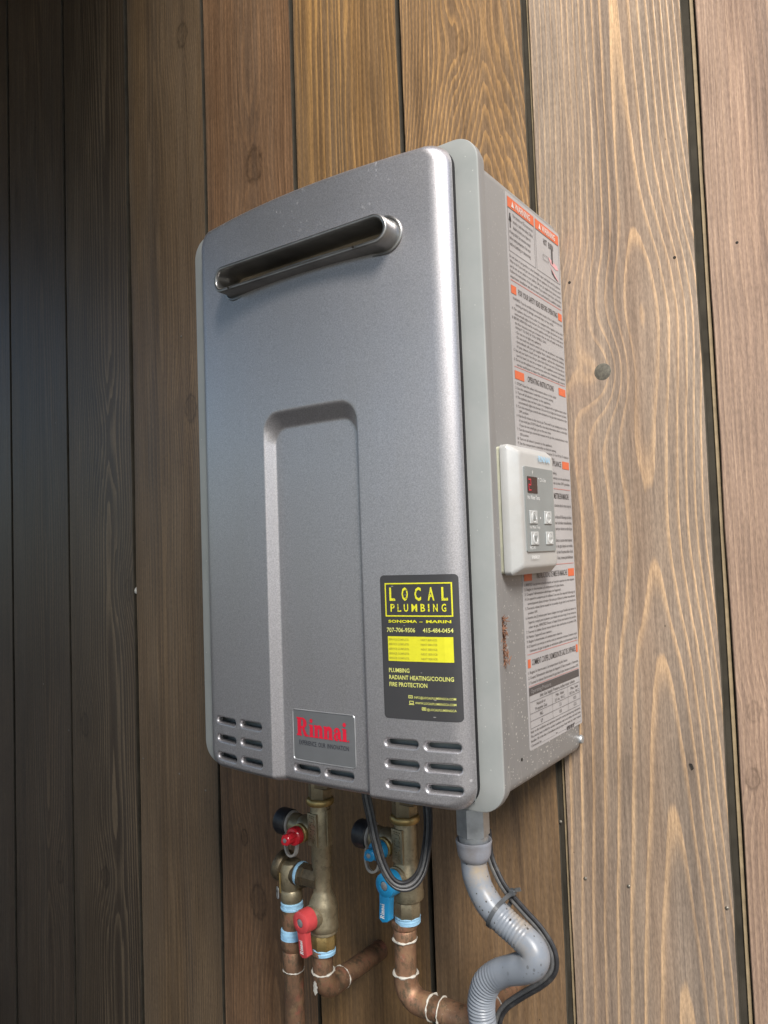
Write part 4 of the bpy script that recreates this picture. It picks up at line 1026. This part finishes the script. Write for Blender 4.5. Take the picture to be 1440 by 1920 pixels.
obj('pipe', MB().tube([(x3, VY+e2+.012, zc), (x3, .03, zc-.001)], .0110, 24), M['copper'], cp)
for k, (p, a) in enumerate([((qx-.0005, VY, zt_-.0185), (0, 0, 1)), ((qx-.001, VY, zc+e2+.0082), (0, 0, 1)), ((qx+e2+.0118, VY, zc), (1, 0, 0)), ((x3-.0362, VY, zc), (1, 0, 0)), ((x3, VY+e2+.016, zc), (0, 1, 0))]):
    obj('solder_bead', bead(p, a, .0121, 30+k, .0011), M['solder'], cp)

# conduit with connector
kx, ky = .1182, -.145
cd = thing('grey_conduit', 'grey ribbed flexible conduit with metal connector hanging from the heater bottom right', 'conduit', (kx, ky, -.03))
obj('connector_nut', MB().lathe([(.0142, -.0485), (.0150, -.0478), (.0150, -.0225), (.0142, -.0218)], (kx, ky, 0), (0, 0, 1), flat=6, ref=(1, -.42, 0)), M['zinc'], cd)
obj('lock_ring', MB().lathe([(.0112, -.0225), (.0112, .0)], (kx, ky, 0), (0, 0, 1), 24), M['zinc'], cd)
obj('gland', MB().lathe([(.0135, -.0560), (.0135, -.048)], (kx, ky, 0), (0, 0, 1), 24), M['zinc'], cd)
obj('ferrule', MB().lathe([(.0115, -.0710), (.0132, -.0700), (.0150, -.0655), (.0156, -.0600), (.0160, -.0560), (.0167, -.0535), (.0162, -.0522), (.0148, -.0530), (.0136, -.0548)], (kx, ky, 0), (0, 0, 1), 28), M['ferrule'], cd, smooth=50)
cpts = [(.1180, -.145, -.060), (.1173, -.145, -.0710), (.1190, -.1455, -.0835), (.1245, -.146, -.0965), (.1345, -.147, -.1085), (.1480, -.148, -.1175), (.1630, -.149, -.1250), (.1735, -.150, -.1315), (.1765, -.151, -.1390), (.1710, -.151, -.1470), (.1590, -.150, -.1535), (.1430, -.149, -.1615), (.1300, -.148, -.1720), (.1225, -.147, -.1850), (.1195, -.146, -.2000), (.1210, -.146, -.2190), (.1225, -.145, -.2500), (.1220, -.142, -.32), (.1210, -.14, -.45), (.1200, -.14, -.70)]
P = smooth_path(cpts, .0007); rad = []; s = 0
for i, p in enumerate(P):
    if i: s += (P[i]-P[i-1]).length
    z = p.z
    amp = 0.0
    if -.1345 < z < -.115 and p.x < .168 and s < .16: amp = .00024
    if s > .145: amp = .00060*min(1, (s-.145)/.03)
    bulge = .0012*math.exp(-((s-.118)/.016)**2)
    rad.append(.0120+bulge+amp*math.sin(2*math.pi*s/.0034)+.00012*math.sin(s*300))
hose = obj('hose', MB().tube(P, rad, 28), M['conduit'], cd, smooth=60)

# cords
def cord(name, pts, label, offs, r, mats, loc):
    th = thing(name, label, 'cord', loc, 'black cords under the heater')
    P = smooth_path(pts, .0025); m = len(P)
    for (a, b), mt in zip(offs, mats):
        Q = []; 
        for i, p in enumerate(P):
            t = (P[min(i+1, m-1)]-P[max(i-1, 0)]).normalized()
            side = t.cross(Vector((0, -1, 0)))
            side = side.normalized() if side.length > .05 else Vector((0, 0, 1))
            nn = side.cross(t).normalized()
            Q.append(p+side*a+nn*b)
        obj('strand', MB().tube(Q, r, 10), mt, th)
    return th
loop = [(.0190, -.178, .006), (.0225, -.178, -.0185), (.0270, -.178, -.0390), (.0315, -.177, -.0620), (.0370, -.175, -.0820), (.0450, -.172, -.0960), (.0535, -.167, -.1005), (.0600, -.158, -.0985), (.0625, -.147, -.0900), (.0600, -.134, -.0740), (.0540, -.120, -.0560), (.0460, -.110, -.0360), (.0400, -.105, -.015), (.037, -.105, .006)]
cord('power_cord', loop, 'black cord hanging in a loop in front of the blue lever valve', [(-.0036, 0), (0, .0004), (.0036, 0)], .0018, [M['cord'], M['cordg'], M['cord']], (.03, -.17, -.05))
c2 = [(.1180, -.118, -.052), (.1195, -.118, -.075), (.1265, -.1200, -.0890), (.1375, -.1235, -.1010), (.1560, -.1280, -.1130), (.1725, -.1300, -.1245), (.1830, -.1310, -.1370), (.1860, -.1320, -.1480), (.1830, -.1325, -.1590), (.1715, -.1320, -.1715), (.1500, -.1310, -.1890), (.1335, -.1300, -.2050), (.1265, -.1300, -.2230), (.125, -.130, -.26), (.126, -.13, -.40)]
cord('power_cord', c2, 'black cord tied to the grey conduit and curving round its bend', [(-.0019, 0), (.0019, .0003)], .0021, [M['cord'], M['cordg']], (.17, -.13, -.13))
# cable tie round hose and cord
ip = min(range(len(P)), key=lambda i: (P[i]-Vector((.1400, -.1472, -.1130))).length)
pc = P[ip]; T = (P[ip+3]-P[ip-3]).normalized(); T = (T+Vector((-.05, 0, .18))).normalized()
u = Vector((0, -1, 0)); u = (u-T*u.dot(T)).normalized(); w = T.cross(u)
tie = thing('cable_tie', 'dark grey cable tie strapping the black cord to the conduit', 'cable tie', pc)
path = []
for k in range(41):
    a = 2*math.pi*k/40; d = u*math.cos(a)+w*math.sin(a)
    cdir = (Vector((.1440, -.1245, -.1050))-pc).normalized()
    path.append(pc+d*(.0130+.0105*max(0, d.dot(cdir))**3))
obj('strap', MB().tube(path, 1, sect=[(-.0006, -.0018), (.0006, -.0018), (.0006, .0018), (-.0006, .0018)], caps=False), M['tie'], tie, smooth=0)
hd = Vector((.1475, -.1300, -.0985))
obj('tie_head', MB().box(hd.x-.0030, hd.x+.0030, hd.y-.0028, hd.y+.0028, hd.z-.0024, hd.z+.0024, .0006, 1), M['tie'], tie)
obj('tie_tail', MB().tube([hd, hd+Vector((.004, -.001, .0030)), hd+Vector((.0085, -.001, .0045))], 1, sect=[(-.0005, -.0016), (.0005, -.0016), (.0005, .0016), (-.0005, .0016)]), M['cordg'], tie, smooth=0)
